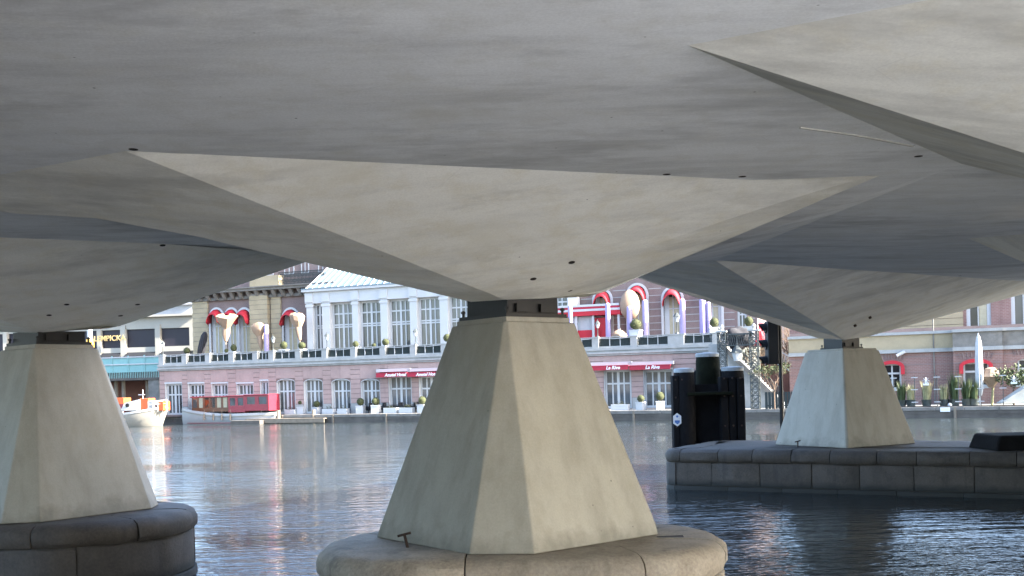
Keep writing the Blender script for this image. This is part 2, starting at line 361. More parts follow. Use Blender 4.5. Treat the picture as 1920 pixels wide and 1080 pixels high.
# ------------------------------------------------------------------ piers and bearings
def pier(label, cx, cy, rot, hb, ch, ht, zb, zt, head_z, bear):
    p = thing('bridge_pier', label, 'pier', (cx, cy, zb), 'tapered concrete bridge piers')
    bm = bmesh.new(); ca, sa = math.cos(rot), math.sin(rot)
    def L(x, y, z): return Vector((cx + ca*x - sa*y, cy + sa*x + ca*y, z))
    sg = [(-1,-1), (1,-1), (1,1), (-1,1)]; bot = []; top = []; tc = .035
    for i, (sx, sy) in enumerate(sg):
        h1 = [(sx*hb, sy*(hb-ch)), (sx*(hb-ch), sy*hb)]; h2 = [(sx*ht, sy*(ht-tc)), (sx*(ht-tc), sy*ht)]
        if i in (1, 3): h1.reverse(); h2.reverse()
        bot += [bm.verts.new(L(x, y, zb)) for x, y in h1]; top += [bm.verts.new(L(x, y, zt)) for x, y in h2]
    for i in range(8):
        j = (i+1) % 8; bm.faces.new((bot[i], bot[j], top[j], top[i]))
    bm.faces.new(bot[::-1]); bm.faces.new(top)
    obj('shaft', bm, M['pier'], p, bevel=.018)
    hl = ht-.06
    bm = bmesh.new(); quadbox(bm, [L(x, y, z) for z in (zt-.01, zt+.07) for x, y in ((-hl,-hl), (hl,-hl), (hl,hl), (-hl,hl))]); obj('cap_stone', bm, M['pier'], p, bevel=.01)
    bm = bmesh.new(); hw = ht*.72*bear; quadbox(bm, [L(x, y, z) for z in (zt+.07, head_z+.05) for x, y in ((-hw,-hw), (hw,-hw), (hw,hw), (-hw,hw))]); obj('bearing_block', bm, M['steel_dark'], p)
    bm = bmesh.new(); hw2 = ht*.86*bear; quadbox(bm, [L(x, y, z) for z in (zt+.071, zt+.12) for x, y in ((-hw2,-hw2), (hw2,-hw2), (hw2,hw2), (-hw2,hw2))]); obj('bearing_plate', bm, M['steel_dark'], p)
    for x, y in ((-hw2*.92,-hw2*.92), (hw2*.92,-hw2*.92), (-hw2*.92,hw2*.92), (hw2*.92,hw2*.92)):
        bm = bmesh.new(); tube(bm, L(x, y, zt+.12), L(x, y, zt+.21), .018, .018, 8); tube(bm, L(x, y, zt+.17), L(x, y, zt+.20), .032, .032, 6); obj('anchor_bolt', bm, M['steel_dark'], p)
    for k, x in enumerate((-hw*.45, hw*.5)):
        bm = bmesh.new(); quadbox(bm, [L(xx, yy, z) for z in (zt+.14, zt+.25) for xx, yy in ((x-.12,-hw-.05), (x+.12,-hw-.05), (x+.12,-hw+.01), (x-.12,-hw+.01))]); obj('bearing_bracket', bm, M['steel_dark'], p)
    return p
BZ = 1.17
pier('beige tapered concrete pier in the middle, nearest of the three', .033, 14.29, R(38.7), 1.619, .56, .612, BZ, 4.013, 4.37, 1.0)
pier('tapered concrete pier at the left edge, its stone base shadowed', -8.178, 18.43, R(52.6), 1.442, .43, .595, BZ, 4.023, 4.28, 1.0)
pier('tapered concrete pier with a blue lit left face on the long platform', 9.789, 30.81, R(29.6), 1.42, .05, .752, BZ, 3.904, 4.33, .66)

# ------------------------------------------------------------------ stone bases
def round_path(hx, hy, r, step=.22):
    pts = []
    for cx, cy, a0 in ((hx-r, -hy+r, -90), (hx-r, hy-r, 0), (-hx+r, hy-r, 90), (-hx+r, -hy+r, 180)):
        for k in range(9):
            a = R(a0 + 90*k/8); pts.append(Vector((cx + r*math.cos(a), cy + r*math.sin(a))))
    out = []
    for i, p in enumerate(pts):
        q = pts[(i+1) % len(pts)]; d = (q-p).length; k = max(1, int(d/step))
        for j in range(k): out.append(p.lerp(q, j/k))
    return out
def stone_base(name, label, cx, cy, rot, hx, hy, r, m, L_cop, L_wall, zt=BZ, cop_h=.36, group=None):
    b = thing(name, label, 'stone base', (cx, cy, 0), group)
    ca, sa = math.cos(rot), math.sin(rot)
    W = lambda p, z: Vector((cx + ca*p.x - sa*p.y, cy + sa*p.x + ca*p.y, z))
    path = round_path(hx, hy, r); n = len(path)
    nor = []
    for i in range(n):
        t = (path[(i+1) % n] - path[i-1]).normalized(); nor.append(Vector((t.y, -t.x)))
    cum = [0]
    for i in range(n): cum.append(cum[-1] + (path[(i+1) % n]-path[i]).length)
    def cut(total, ln, off):
        k = max(4, round(total/ln)); ln = total/k; rr = random.Random(int(off*100)+k); c = [off + i*ln + rr.uniform(-.16, .16)*ln for i in range(k)]
        return [(c[i], c[i+1] if i < k-1 else c[0]+total) for i in range(k)]
    def pt(t):
        t %= cum[-1]
        for i in range(n):
            if cum[i+1] >= t:
                f = (t-cum[i])/max(1e-6, cum[i+1]-cum[i]); j = (i+1) % n
                return path[i].lerp(path[j], f), nor[i].lerp(nor[j], f).normalized()
    def course(nm, prof, ln, off, gap, jit):
        for t0, t1 in cut(cum[-1], ln, off):
            bm = bmesh.new(); k = max(2, int((t1-t0)/.22)); rings = []; dj = rng.uniform(-jit, jit); dz = rng.uniform(-jit, jit)*.5
            for i in range(k+1):
                p, q = pt(t0+gap + (t1-t0-2*gap)*i/k); e = -.025 if i in (0, k) else 0.0
                rings.append([bm.verts.new(W(p + q*(o+dj+(e+rng.uniform(-.012,.012) if o > -.3 else 0)), z+(dz+rng.uniform(-.008,.008) if z > .2 else 0))) for o, z in prof])
            mlen = len(prof)
            for a, c in zip(rings, rings[1:]):
                for i in range(mlen):
                    j = (i+1) % mlen; bm.faces.new((a[i], a[j], c[j], c[i]))
            bm.faces.new(rings[0]); bm.faces.new(rings[-1][::-1])
            obj(nm, bm, m, b, smooth=True, ang=38)
    zc = zt-cop_h
    cop = [(-.9, zt), (-.20, zt-.002), (-.07, zt-.025), (.02, zt-.09), (.055, zt-.17), (.05, zc+.06), (.01, zc), (-.9, zc)]
    course('coping_stone', cop, L_cop, .3, .009, .016)
    zw = zc-.03
    course('wall_stone', [(-.5, zw), (-.03, zw), (0, zw-.03), (0, .13), (-.5, .13)], L_wall, .9, .011, .018)
    course('footing_stone', [(-.5, .11), (.01, .11), (.03, .06), (.03, -1.0), (-.5, -1.0)], L_wall*1.2, .1, .006, .01)
    bm = bmesh.new()
    for z0, z1, ins in ((-1.2, zc, .06), (zc, zt-.012, .5)):
        lo = [bm.verts.new(W(path[i]-nor[i]*ins, z0)) for i in range(n)]; hi = [bm.verts.new(W(path[i]-nor[i]*ins, z1)) for i in range(n)]
        for i in range(n):
            j = (i+1) % n; bm.faces.new((lo[i], lo[j], hi[j], hi[i]))
        bm.faces.new(lo[::-1]); bm.faces.new(hi)
    obj('core', bm, M['joint'], b)
    bm = bmesh.new(); lo = [bm.verts.new(W(path[i]-nor[i]*.85, zt-.014)) for i in range(n)]; hi = [bm.verts.new(W(path[i]-nor[i]*.85, zt-.004)) for i in range(n)]
    bm.faces.new(lo[::-1]); bm.faces.new(hi)
    for i in range(n): bm.faces.new((lo[i], lo[(i+1) % n], hi[(i+1) % n], hi[i]))
    obj('top_paving', bm, m, b)
    return b
stone_base('stone_island', 'rounded stone base with bullnose coping under the middle pier', .07, 13.68, R(0), 2.62, 1.68, 1.62, M['stone'], 2.0, 1.7, group='stone pier bases')
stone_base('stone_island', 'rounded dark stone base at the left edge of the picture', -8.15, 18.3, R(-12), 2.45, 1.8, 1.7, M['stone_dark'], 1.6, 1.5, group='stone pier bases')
PQ = Vector((4.35, 30.55)); pd = Vector((.875, -.485)); pn = Vector((-.485, -.875))
pc = PQ + pd*14.0 - pn*2.35
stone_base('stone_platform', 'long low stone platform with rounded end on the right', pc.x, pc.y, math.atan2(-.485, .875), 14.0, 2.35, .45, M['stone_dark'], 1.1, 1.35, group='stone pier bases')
# T-shaped mooring studs
def stud(label, px, py, z, tilt, s=1.0):
    p = at_h(px, py, z); t = thing('mooring_stud', label, 'mooring stud', p, 'iron mooring studs')
    bm = bmesh.new(); e = p + Vector((tilt*.12*s, 0, .16*s)); tube(bm, p - Vector((0,0,.03)), e, .02*s, .018*s, 8); obj('post', bm, M['rust'], t, True)
    bm = bmesh.new(); tube(bm, e + Vector((-.085*s, -.02, -.015)), e + Vector((.08*s, .02, .02)), .016*s, .016*s, 8); obj('cross_bar', bm, M['rust'], t, True)
stud('rusty T shaped iron stud beside the middle pier', 765, 1026, BZ, -.35)
stud('black T shaped iron stud before the blue lit pier', 1496, 838, BZ, 0, 1.0)

# ================================================================== the far bank
def brick_mat(name, a, b2, mort, sc_=1.0, bands=False):
    m, n, b = nodes(name)
    # bricks laid out in the wall's own plane (upright faces of every building here run about the same way)
    p = pos(n); sep = N(n, 'ShaderNodeSeparateXYZ'); n.links.new(p, sep.inputs[0])
    along = N(n, 'ShaderNodeMath', operation='SUBTRACT'); n.links.new(sep.outputs['X'], along.inputs[0])
    hy = N(n, 'ShaderNodeMath', operation='MULTIPLY'); n.links.new(sep.outputs['Y'], hy.inputs[0]); hy.inputs[1].default_value = .9; n.links.new(hy.outputs[0], along.inputs[1])
    cb = N(n, 'ShaderNodeCombineXYZ'); n.links.new(along.outputs[0], cb.inputs[0]); n.links.new(sep.outputs['Z'], cb.inputs[1])
    t = N(n, 'ShaderNodeTexBrick'); n.links.new(cb.outputs[0], t.inputs['Vector'])
    t.inputs['Color1'].default_value = (*a, 1); t.inputs['Color2'].default_value = (*b2, 1); t.inputs['Mortar'].default_value = (*mort, 1)
    t.inputs['Scale'].default_value = 1.0; t.inputs['Brick Width'].default_value = .24*sc_; t.inputs['Row Height'].default_value = .075*sc_; t.inputs['Mortar Size'].default_value = .011*sc_
    f = noise(n, p, .6, 5, .6); c = mix(n, .5, t.outputs['Color'], ramp(n, f, [(.3, shade(a, .8)), (.7, shade(b2, 1.15))]))
    st = noise(n, p, 1.0, 5, .6, stretch=(1.5, 1.5, .3)); c = mix(n, ramp(n, st, [(.55, (0,0,0)), (.8, (.5,.5,.5))]), c, shade(a, .55))
    n.links.new(c, b.inputs['Base Color']); b.inputs['Roughness'].default_value = .85; bump(n, t.outputs['Fac'], -.3, .01, b)
    return m
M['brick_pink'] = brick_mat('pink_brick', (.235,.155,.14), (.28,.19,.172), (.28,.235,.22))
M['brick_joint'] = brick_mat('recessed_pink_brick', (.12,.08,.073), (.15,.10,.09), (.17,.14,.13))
M['brick_brown'] = brick_mat('brown_brick', (.105,.07,.066), (.14,.095,.088), (.22,.19,.178))
M['brick_red'] = brick_mat('red_brick', (.13,.066,.057), (.17,.092,.08), (.24,.205,.19), 1.6)
M['white'] = mottled('white_paint', (.34,.345,.35), .5, .06, 1.2, .03, .01)
M['grey_stone'] = mottled('pale_grey_stone', (.235,.24,.235), .8, .2, 1.5, .2, .02)
M['soot_stone'] = mottled('weathered_stone', (.13,.122,.11), .85, .4, 1.6, .3, .03)
M['yellow_stone'] = mottled('yellow_sandstone', (.26,.215,.14), .85, .14, 1.0, .2, .02)
M['cream'] = mottled('cream_paint', (.30,.28,.235), .6, .06, .7, .05, .01)
M['quay_stone'] = mottled('quay_wall_stone', (.07,.063,.055), .9, .4, 1.3, .4, .04)
M['paving'] = mottled('terrace_paving', (0.172,0.164,0.148), .9, .2, 1.0)
M['purple_black'] = mottled('dark_purple_panel', (.011,.008,.014), .5, .2, 1.0, 0)
M['awning_black'] = mottled('black_canvas', (.004,.005,.008), .8, .2, 2, .1)
M['red_canvas'] = mottled('red_canvas', (.32,.012,.022), .75, .12, 2.0, .05)
M['crimson'] = mottled('crimson_canvas', (.26,.012,.03), .75, .12, 2.0, .05)
M['teal'] = mottled('teal_paint', (.15,.29,.285), .5, .1, .7, .05)
M['green_iron'] = mottled('dark_green_iron', (.010,.016,.016), .5, .2, 4, 0)
M['screen'] = mottled('grey_green_screen', (.022,.034,.034), .6, .3, 1.2, .1)
M['lattice'] = mottled('grey_green_iron', (.035,.042,.042), .55, .2, 4, 0)
M['zinc'] = mottled('roof_zinc', (.10,.14,.165), .4, .1, 1.0, .05)
M['lilac'] = mottled('lilac_fabric', (.27,.22,.37), .7, .08, 2.0, .05)
M['beige'] = mottled('beige_fabric', (.21,.145,.10), .75, .10, 1.4, .1)
M['topiary'] = mottled('box_topiary_green', (.032,.037,.012), .9, .35, 9, .5, .05)
M['leaf'] = mottled('leaf_green', (.035,.05,.013), .7, .35, 3, 0)
M['bark'] = mottled('bare_twigs', (.10,.068,.047), .9, .3, 5, 0)
M['dark_wood'] = mottled('black_tarred_wood', (.007,.007,.008), .8, .4, 3.0, .5, .03, spec=.1)
M['moss_wood'] = mottled('mossy_wood', (.006,.0075,.004), .9, .5, 4.0, .5, .03, spec=.1)
M['pile_cap'] = mottled('zinc_pile_cap', (.22,.24,.25), .5, .3, 5.0, .2)
M['grey_wood'] = mottled('weathered_planks', (.15,.125,.095), .85, .25, 3.0, .3, .02)
M['black_chair'] = mottled('black_wicker', (.006,.007,.010), .7, .3, 6, .2)
M['hull_white'] = mottled('white_hull_paint', (.30,.30,.295), .35, .07, 1.0, .03)
M['hull_cream'] = mottled('cream_hull_paint', (.19,.178,.15), .45, .12, 1.0, .05)
M['boat_red'] = mottled('red_cabin_paint', (.19,.018,.03), .35, .08, 1.2, .03)
M['orange'] = mottled('orange_paint', (.42,.08,.02), .5, .1, 1.5, .03)
M['varnish'] = mottled('varnished_wood', (.08,.03,.013), .35, .25, 4, .05)
M['rope'] = mottled('rope_fender', (.16,.13,.10), .9, .3, 8, .3)
M['yellow_paint'] = mottled('yellow_paint', (.75,.40,.03), .5, .1, 2, 0)
M['sign_white'] = mottled('sign_white', (0.585,0.601,0.624), .5, .04, 2, 0)
M['sign_blue'] = mottled('sign_blue', (.04,.13,.38), .5, .04, 2, 0)
M['gold'] = mottled('gold_letters', (.40,.29,.12), .45, .08, 3, 0)
M['dark_cloth'] = mottled('dark_grey_cloth', (.014,.014,.018), .85, .3, 3, .2)
M['terracotta'] = mottled('terracotta_paint', (.16,.07,.05), .8, .2, 1.5, .1)
def glass_mat(name, col, rough=.06, var=.5, spec=.6):
    m, n, b = nodes(name); p = pos(n); f = noise(n, p, .9, 3, .5)
    oi = N(n, 'ShaderNodeObjectInfo').outputs['Random']
    c = mix(n, ramp(n, oi, [(.25, (0,0,0)), (.95, (.5,.5,.5))]), ramp(n, f, [(.35, shade(col, 1-var)), (.65, shade(col, 1+var))]), (.13,.125,.115))
    n.links.new(c, b.inputs['Base Color']); b.inputs['Roughness'].default_value = rough
    b.inputs['Specular IOR Level'].default_value = spec; return m
M['glass'] = glass_mat('window_glass', (.03,.036,.042))
M['glass_dark'] = glass_mat('dark_window_glass', (.010,.010,.012), .08, .6, .4)
M['curtain'] = mottled('cream_curtain', (.30,.27,.19), .9, .15, 3, 0)
def clear_glass():
    m, n, b = nodes('clear_fence_glass'); b.inputs['Base Color'].default_value = (.85,.93,.93,1); b.inputs['Roughness'].default_value = .03
    b.inputs['Transmission Weight'].default_value = 1.0; b.inputs['IOR'].default_value = 1.02; b.inputs['Alpha'].default_value = .55; return m
M['clear'] = clear_glass()

HF = Frame(-35.8, 107.0, -20.0)       # ground floor and terrace front of the hotel
QZ = .78                              # quay level
# quay: far bank ground sheet with a stone wall along the river
q0, q1 = Vector((-36.6, 107.9)), Vector((30.5, 73.6)); qd = (q1-q0).normalized(); QF = Frame(q0.x, q0.y, math.degrees(math.atan2(qd.y, qd.x)))
bm = bmesh.new(); fbox(bm, QF, -260, 260, -400, -.9, -2.4, QZ-.004); struct(obj('far_quay_ground', bm, M['paving']))
quay = thing('quay_wall', 'grey stone quay wall with coping along the far bank', 'quay wall', QF.P(30, 0, 0))
bm = bmesh.new(); fbox(bm, QF, -120, 150, -.9, -.06, -2.0, QZ-.26); obj('wall', bm, M['quay_stone'], quay)
s = -12.0
while s < 95:
    ln = rng.uniform(1.7, 2.4); bm = bmesh.new(); fbox(bm, QF, s+.012, s+ln-.012, -.9, rng.uniform(-.01, .03), QZ-.26, QZ+rng.uniform(-.012, .012)); obj('coping_stone', bm, M['soot_stone'], quay, bevel=.02); s += ln
s = -12.0
while s < 95:
    ln = rng.uniform(.9, 1.8); h = rng.uniform(.20, .27)
    bm = bmesh.new(); fbox(bm, QF, s+.01, s+ln-.01, -.3, rng.uniform(-.055, -.02), QZ-.27-h, QZ-.265); obj('wall_stone', bm, M['quay_stone'], quay); s += ln
for s in range(-8, 92, 6):
    bm = bmesh.new(); fbox(bm, QF, s, s+.16, -.05, .06, -.5, QZ-.02); obj('fender_post', bm, M['grey_wood'], quay)

def wall_row(bm, fr, s0, s1, z0, z1, ops, o0, o1):
    """a wall slab from s0 to s1 pierced by openings (a, b, c, d, rise of arch)"""
    ops = sorted(ops); cur = s0
    for a, b, c, d, ar in ops:
        if a > cur+.001: fbox(bm, fr, cur, a, o0, o1, z0, z1)
        if c > z0+.001: fbox(bm, fr, a, b, o0, o1, z0, c)
        if d < z1-.001: fbox(bm, fr, a, b, o0, o1, d, z1)
        if ar > 0:
            k = 10; r = (b-a)/2; mid = (a+b)/2; pts = [(mid - r*math.cos(math.pi*i/k), d-ar + ar*math.sin(math.pi*i/k)) for i in range(k+1)]
            for (x0, y0), (x1, y1) in zip(pts, pts[1:]):
                if max(d-y0, d-y1) < .01: continue
                quadbox(bm, [fr.P(x0,o0,y0), fr.P(x1,o0,y1), fr.P(x1,o1,y1), fr.P(x0,o1,y0), fr.P(x0,o0,d), fr.P(x1,o0,d), fr.P(x1,o1,d), fr.P(x0,o1,d)])
        cur = b
    if cur < s1-.001: fbox(bm, fr, cur, s1, o0, o1, z0, z1)
def window(parent, fr, a, b, c, d, o, cols=4, bars=(.62,), ar=0.0, ft=.12, mw=.07, mat_f=None, mat_g=None, nm='window', wide_mid=False):
    mat_f = mat_f or M['white']; mat_g = mat_g or M['glass']
    bm = bmesh.new(); fbox(bm, fr, a, a+ft, o-.08, o, c, d); fbox(bm, fr, b-ft, b, o-.08, o, c, d); fbox(bm, fr, a+ft, b-ft, o-.08, o, c, c+ft); 
    if ar <= 0: fbox(bm, fr, a+ft, b-ft, o-.08, o, d-ft, d)
    for i in range(1, cols):
        x = a+ft + (b-a-2*ft)*i/cols; w2 = mw*(1.9 if wide_mid and i == cols//2 else 1)
        fbox(bm, fr, x-w2/2, x+w2/2, o-.075, o-.005, c+ft, d-ft-.01)
    for f in bars:
        z = c + (d-c)*f; fbox(bm, fr, a+ft, b-ft, o-.078, o+.01, z-mw*.6, z+mw*.6)
    win = obj(nm, bm, mat_f, parent)
    bm = bmesh.new(); fbox(bm, fr, a+.03, b-.03, o-.12, o-.085, c+.03, d-.03); obj('pane', bm, mat_g, win)
    return win

# ------------------------------------------------------------------ hotel: ground floor and terrace
SA = HF.hit(300, 735)[0]; SB = HF.hit(1346, 720)[0]
ZC0, ZC1, ZR = 5.45, 6.12, 7.12
hotel = thing('hotel_terrace_wing', 'long pink brick hotel ground floor with white balustraded terrace above', 'building', HF.P(25, 0, QZ))
GW = []                                # ground floor windows: px0, px1, ptop, pbot, arch, kind
for a, b in ((310,342), (353,384), (397,428), (444,476)): GW.append((a, b, 719, 778, 0, 'r'))
GW.append((488, 504, 714, 776, 0, 'n'))
for a, b in ((519,554), (570,606), (622,658), (677,713)): GW.append((a, b, 710, 776, 1, 'a'))
for a, b in ((729,772), (786,829), (845,880), (890,925), (1060,1100)): GW.append((a, b, 704, 775, 0, 'd'))
for a, b in ((1133,1184), (1207,1263)): GW.append((a, b, 693, 770, 0, 'd'))
ops = []
for a, b, t, bt, ar, kd in GW:
    s0, s1, z0, z1 = HF.rect(a, t, b, bt); ops.append((s0, s1, max(z0, QZ+.05), min(z1, ZC0-.1), .38 if ar else 0))
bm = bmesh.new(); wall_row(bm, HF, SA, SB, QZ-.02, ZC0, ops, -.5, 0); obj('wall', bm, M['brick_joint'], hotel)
bm = bmesh.new(); fbox(bm, HF, SA, SB, -7, -.52, QZ-.02, ZC0-.02); obj('interior', bm, M['glass_dark'], hotel)
for (a, b, t, bt, ar, kd), (s0, s1, z0, z1, r) in zip(GW, ops):
    window(hotel, HF, s0, s1, z0, z1, -.28, {'r': 4, 'n': 2, 'a': 4, 'd': 4}[kd], (.64,) if kd != 'n' else (.45,), 0, .20, .12, mat_g=M['glass'], wide_mid=True)
    # white reveal on both sides
    bm = bmesh.new(); fbox(bm, HF, s0, s0+.05, -.27, .015, z0, z1-r); fbox(bm, HF, s1-.05, s1, -.27, .015, z0, z1-r)
    if r:
        k = 10; mid = (s0+s1)/2; rr = (s1-s0)/2; pr = [(mid-rr*math.cos(math.pi*i/k), z1-r+r*math.sin(math.pi*i/k)) for i in range(k+1)]
        for (x0, y0), (x1, y1) in zip(pr, pr[1:]): quadbox(bm, [HF.P(x0,-.27,y0-.06), HF.P(x1,-.27,y1-.06), HF.P(x1,.03,y1-.06), HF.P(x0,.03,y0-.06), HF.P(x0,-.27,y0), HF.P(x1,-.27,y1), HF.P(x1,.03,y1), HF.P(x0,.03,y0)])
    else: fbox(bm, HF, s0-.08, s1+.08, -.27, .04, z1-.02, z1+.14)
    obj('window_reveal', bm, M['white'], hotel)
# rusticated brick courses on the wall piers
edges = [SA] + [e for o_ in ops for e in (o_[0], o_[1])] + [SB]
bm = bmesh.new()
for i in range(0, len(edges), 2):
    a, b = edges[i], edges[i+1]
    if b-a < .3: continue
    for z in [1.78 + .46*k for k in range(8)]: fbox(bm, HF, a+.03, b-.03, .0, .05, z, min(z+.41, ZC0-.01))
for a, b, c, d, ar in ops:
    if d+.2 < ZC0-.05: fbox(bm, HF, a-.02, b+.02, .0, .045, d+(.16 if not ar else .03), ZC0-.02)
struct(obj('brick_courses', bm, M['brick_pink'], hotel), 'stuff')
for i in range(0, len(edges), 2):
    a, b = edges[i], edges[i+1]
    if b-a < .3: continue
    bm = bmesh.new(); fbox(bm, HF, a+.06, b-.06, 0, .06, QZ, 1.75); obj('plinth_stone', bm, M['grey_stone'], hotel)
for z0, z1, o in ((ZC0, ZC0+.16, .18), (ZC0+.16, ZC0+.30, .32), (ZC0+.30, ZC0+.46, .10), (ZC0+.46, ZC1, .22)):
    bm = bmesh.new(); fbox(bm, HF, SA-.1, SB+.1, -.5, o, z0, z1); obj('cornice', bm, M['grey_stone'], hotel)
bm = bmesh.new(); fbox(bm, HF, SA-.1, SB+.1, -14, -.51, ZC1-.3, ZC1-.02); obj('terrace_floor', bm, M['paving'], hotel)
PIL = [303, 346, 390, 434, 479, 509, 559, 609, 663, 718, 775, 833, 893, 960, 1045, 1117, 1189, 1268, 1343]
ps = [HF.hit(x, 650)[0] for x in PIL]
for i, p_ in enumerate(ps):
    hw = .30 if PIL[i] != 1268 else .70
    bm = bmesh.new(); fbox(bm, HF, p_-hw, p_+hw, -.35, .16, ZC1, ZR-.1); b_ = obj('balustrade_pier', bm, M['grey_stone'], hotel)
    bm = bmesh.new(); fbox(bm, HF, p_-hw-.06, p_+hw+.06, -.40, .22, ZR-.1, ZR); obj('pier_cap', bm, M['grey_stone'], b_)
for p0, p1 in zip(ps, ps[1:]):
    a, b = p0+.31, p1-.31
    if abs(p1-ps[-2]) < .01: b -= .40
    if abs(p0-ps[-2]) < .01: a += .40
    bm = bmesh.new(); fbox(bm, HF, a, b, -.2, .1, ZC1, ZC1+.16); fbox(bm, HF, a, b, -.16, -.04, ZR-.08, ZR-.015)
    rl = obj('railing', bm, M['grey_stone'], hotel)
    bm = bmesh.new(); k = max(3, int((b-a)/.13))
    fbox(bm, HF, a, b, -.12, -.08, ZC1+.20, ZC1+.24); fbox(bm, HF, a, b, -.12, -.08, ZR-.30, ZR-.26)
    for i in range(k+1):
        x = a + (b-a)*i/k; fbox(bm, HF, x-.016, x+.016, -.115, -.085, ZC1+.24, ZR-.08)
    obj('iron_bars', bm, M['green_iron'], rl)
    bm = bmesh.new(); m_ = (a+b)/2
    for x in (a+(b-a)/3, b-(b-a)/3): fbox(bm, HF, x-.03, x+.03, -.13, -.06, ZC1+.16, ZR-.08)
    bar(bm, HF.P(a, -.02, ZR-.13), HF.P(m_, .03, ZR-.20), .05); bar(bm, HF.P(m_, .03, ZR-.20), HF.P(b, -.02, ZR-.13), .05)
    obj('light_garland', bm, M['white'], rl)
    bm = bmesh.new(); fbox(bm, HF, a+.02, b-.02, -.30, -.22, ZC1+.12, ZR-.10); obj('terrace_screen', bm, M['screen'], rl)
# awnings over the doors, with their lettering
def awning(px0, px1, pt, pb, words, texts_px, size):
    s0, s1, z0, z1 = HF.rect(px0, pt, px1, pb)
    a_ = thing('door_awning', words, 'awning', HF.P((s0+s1)/2, 0, z0), 'red door awnings')
    bm = bmesh.new(); fbox(bm, HF, s0-.2, s1+.2, .02, .55, z1, z1+.28); obj('awning_case', bm, M['white'], a_)
    bm = bmesh.new(); quadbox(bm, [HF.P(s0,.05,z1-.02), HF.P(s1,.05,z1-.02), HF.P(s1,1.0,z0+.25), HF.P(s0,1.0,z0+.25), HF.P(s0,.05,z1), HF.P(s1,.05,z1), HF.P(s1,1.0,z0+.28), HF.P(s0,1.0,z0+.28)]); obj('canopy', bm, M['crimson'], a_)
    bm = bmesh.new(); fbox(bm, HF, s0, s1, .98, 1.0, z0-.05, z0+.36); obj('valance', bm, M['crimson'], a_)
    for t_, px in texts_px:
        sx = HF.hit(px, (pt+pb)/2, 1.0)[0]; Mx = Matrix.Identity(4); o_ = HF.P(sx, 1.012, z0+.14)
        for i in range(3): Mx[i][0] = (HF.d.x, HF.d.y, 0)[i]; Mx[i][1] = (0,0,1)[i]; Mx[i][2] = (HF.n.x, HF.n.y, 0)[i]; Mx[i][3] = o_[i]
        text('lettering', t_, Mx, size, M['sign_white'], a_, .25, .004, .012)
awning(714, 770, 697, 706, 'crimson awning reading Amstel Hotel, the one left of its twin', [('Amstel Hotel', 741)], .40)
awning(772, 832, 696, 705, 'crimson awning reading Amstel Hotel next to the middle pier', [('Amstel Hotel', 800)], .40)
awning(1112, 1183, 685, 693, 'crimson awning reading La Rive next to the middle pier', [('La Rive', 1149)], .42)
awning(1185, 1261, 684, 692, 'crimson awning reading La Rive nearer the black timber dolphin', [('La Rive', 1223)], .42)

# ------------------------------------------------------------------ white glazed pavilion on the terrace
PF = Frame(*(HF.p + HF.n*-3.5), -20.0)
pav = thing('white_pavilion', 'white glazed pavilion with tall windows and zinc roof on the terrace', 'building', PF.P(25, 0, ZC1))
a0 = PF.hit(577, 600)[0]; a1 = PF.hit(1085, 590)[0]; ZE = PF.hit(700, 563)[1]; ZT = PF.hit(640, 538)[1]
WX = [(590,606), (622,662), (675,715), (730,770), (785,826), (843,884), (903,945), (962,1005), (1022,1066)]
ops = []
for x0, x1 in WX:
    s0 = PF.hit(x0, 600)[0]; s1 = PF.hit(x1, 600)[0]; ops.append((s0, s1, ZC1+.15, ZE-.05, 0))
bm = bmesh.new(); wall_row(bm, PF, a0, a1, ZC1-.02, ZE, ops, -.5, 0); obj('wall', bm, M['white'], pav)
bm = bmesh.new(); fbox(bm, PF, a0+.1, a1-.1, -7, -.6, ZC1, ZE); obj('interior', bm, M['glass'], pav)
for i, (s0, s1, z0, z1, r) in enumerate(ops):
    window(pav, PF, s0, s1, z0, z1, -.25, 2 if i == 0 else 4, (.56, .60, .80), 0, .16, .11, wide_mid=True)
pe = [a0] + [e for o_ in ops for e in o_[:2]] + [a1]
for i in range(0, len(pe), 2):
    m_ = (pe[i]+pe[i+1])/2; hw = min(.55, (pe[i+1]-pe[i])/2-.05)
    bm = bmesh.new(); fbox(bm, PF, m_-hw, m_+hw, 0, .28, ZC1, ZE-.002); fbox(bm, PF, m_-hw-.08, m_+hw+.08, 0, .36, ZE-.35, ZE-.10); obj('pilaster', bm, M['white'], pav)
bm = bmesh.new(); fbox(bm, PF, a0-.1, a1+.1, -7.5, .32, ZE, ZT-.35); obj('fascia', bm, M['white'], pav)
for i in range(0, len(pe), 2):
    m_ = (pe[i]+pe[i+1])/2; bm = bmesh.new(); fbox(bm, PF, m_-.45, m_+.45, .32, .42, ZE+.12, ZT-.5); obj('fascia_block', bm, M['white'], pav)
bm = bmesh.new(); fbox(bm, PF, a0-.3, a1+.3, -7.7, .62, ZT-.35, ZT-.12); obj('eaves_cornice', bm, M['white'], pav)
bm = bmesh.new(); fbox(bm, PF, a0-.32, a1+.32, .42, .66, ZT-.12, ZT); obj('gutter', bm, M['zinc'], pav)
rz = ZT+4.2
bm = bmesh.new(); q = [PF.P(a0,.3,ZT-.1), PF.P(a1,.3,ZT-.1), PF.P(a1,-7,ZT-.1), PF.P(a0,-7,ZT-.1), PF.P(a0+3.0,-3.2,rz), PF.P(a1-3,-3.2,rz), PF.P(a1-3,-3.6,rz), PF.P(a0+3.0,-3.6,rz)]
quadbox(bm, q); rf = obj('roof', bm, M['zinc'], pav)
for i in range(40):
    f = i/39; bm = bmesh.new(); bar(bm, PF.P(a0+(a1-a0)*f, .33, ZT-.04), PF.P(a0+3+(a1-a0-6)*f, -3.2, rz+.05), .07, .09); obj('roof_rib', bm, M['white'], rf)

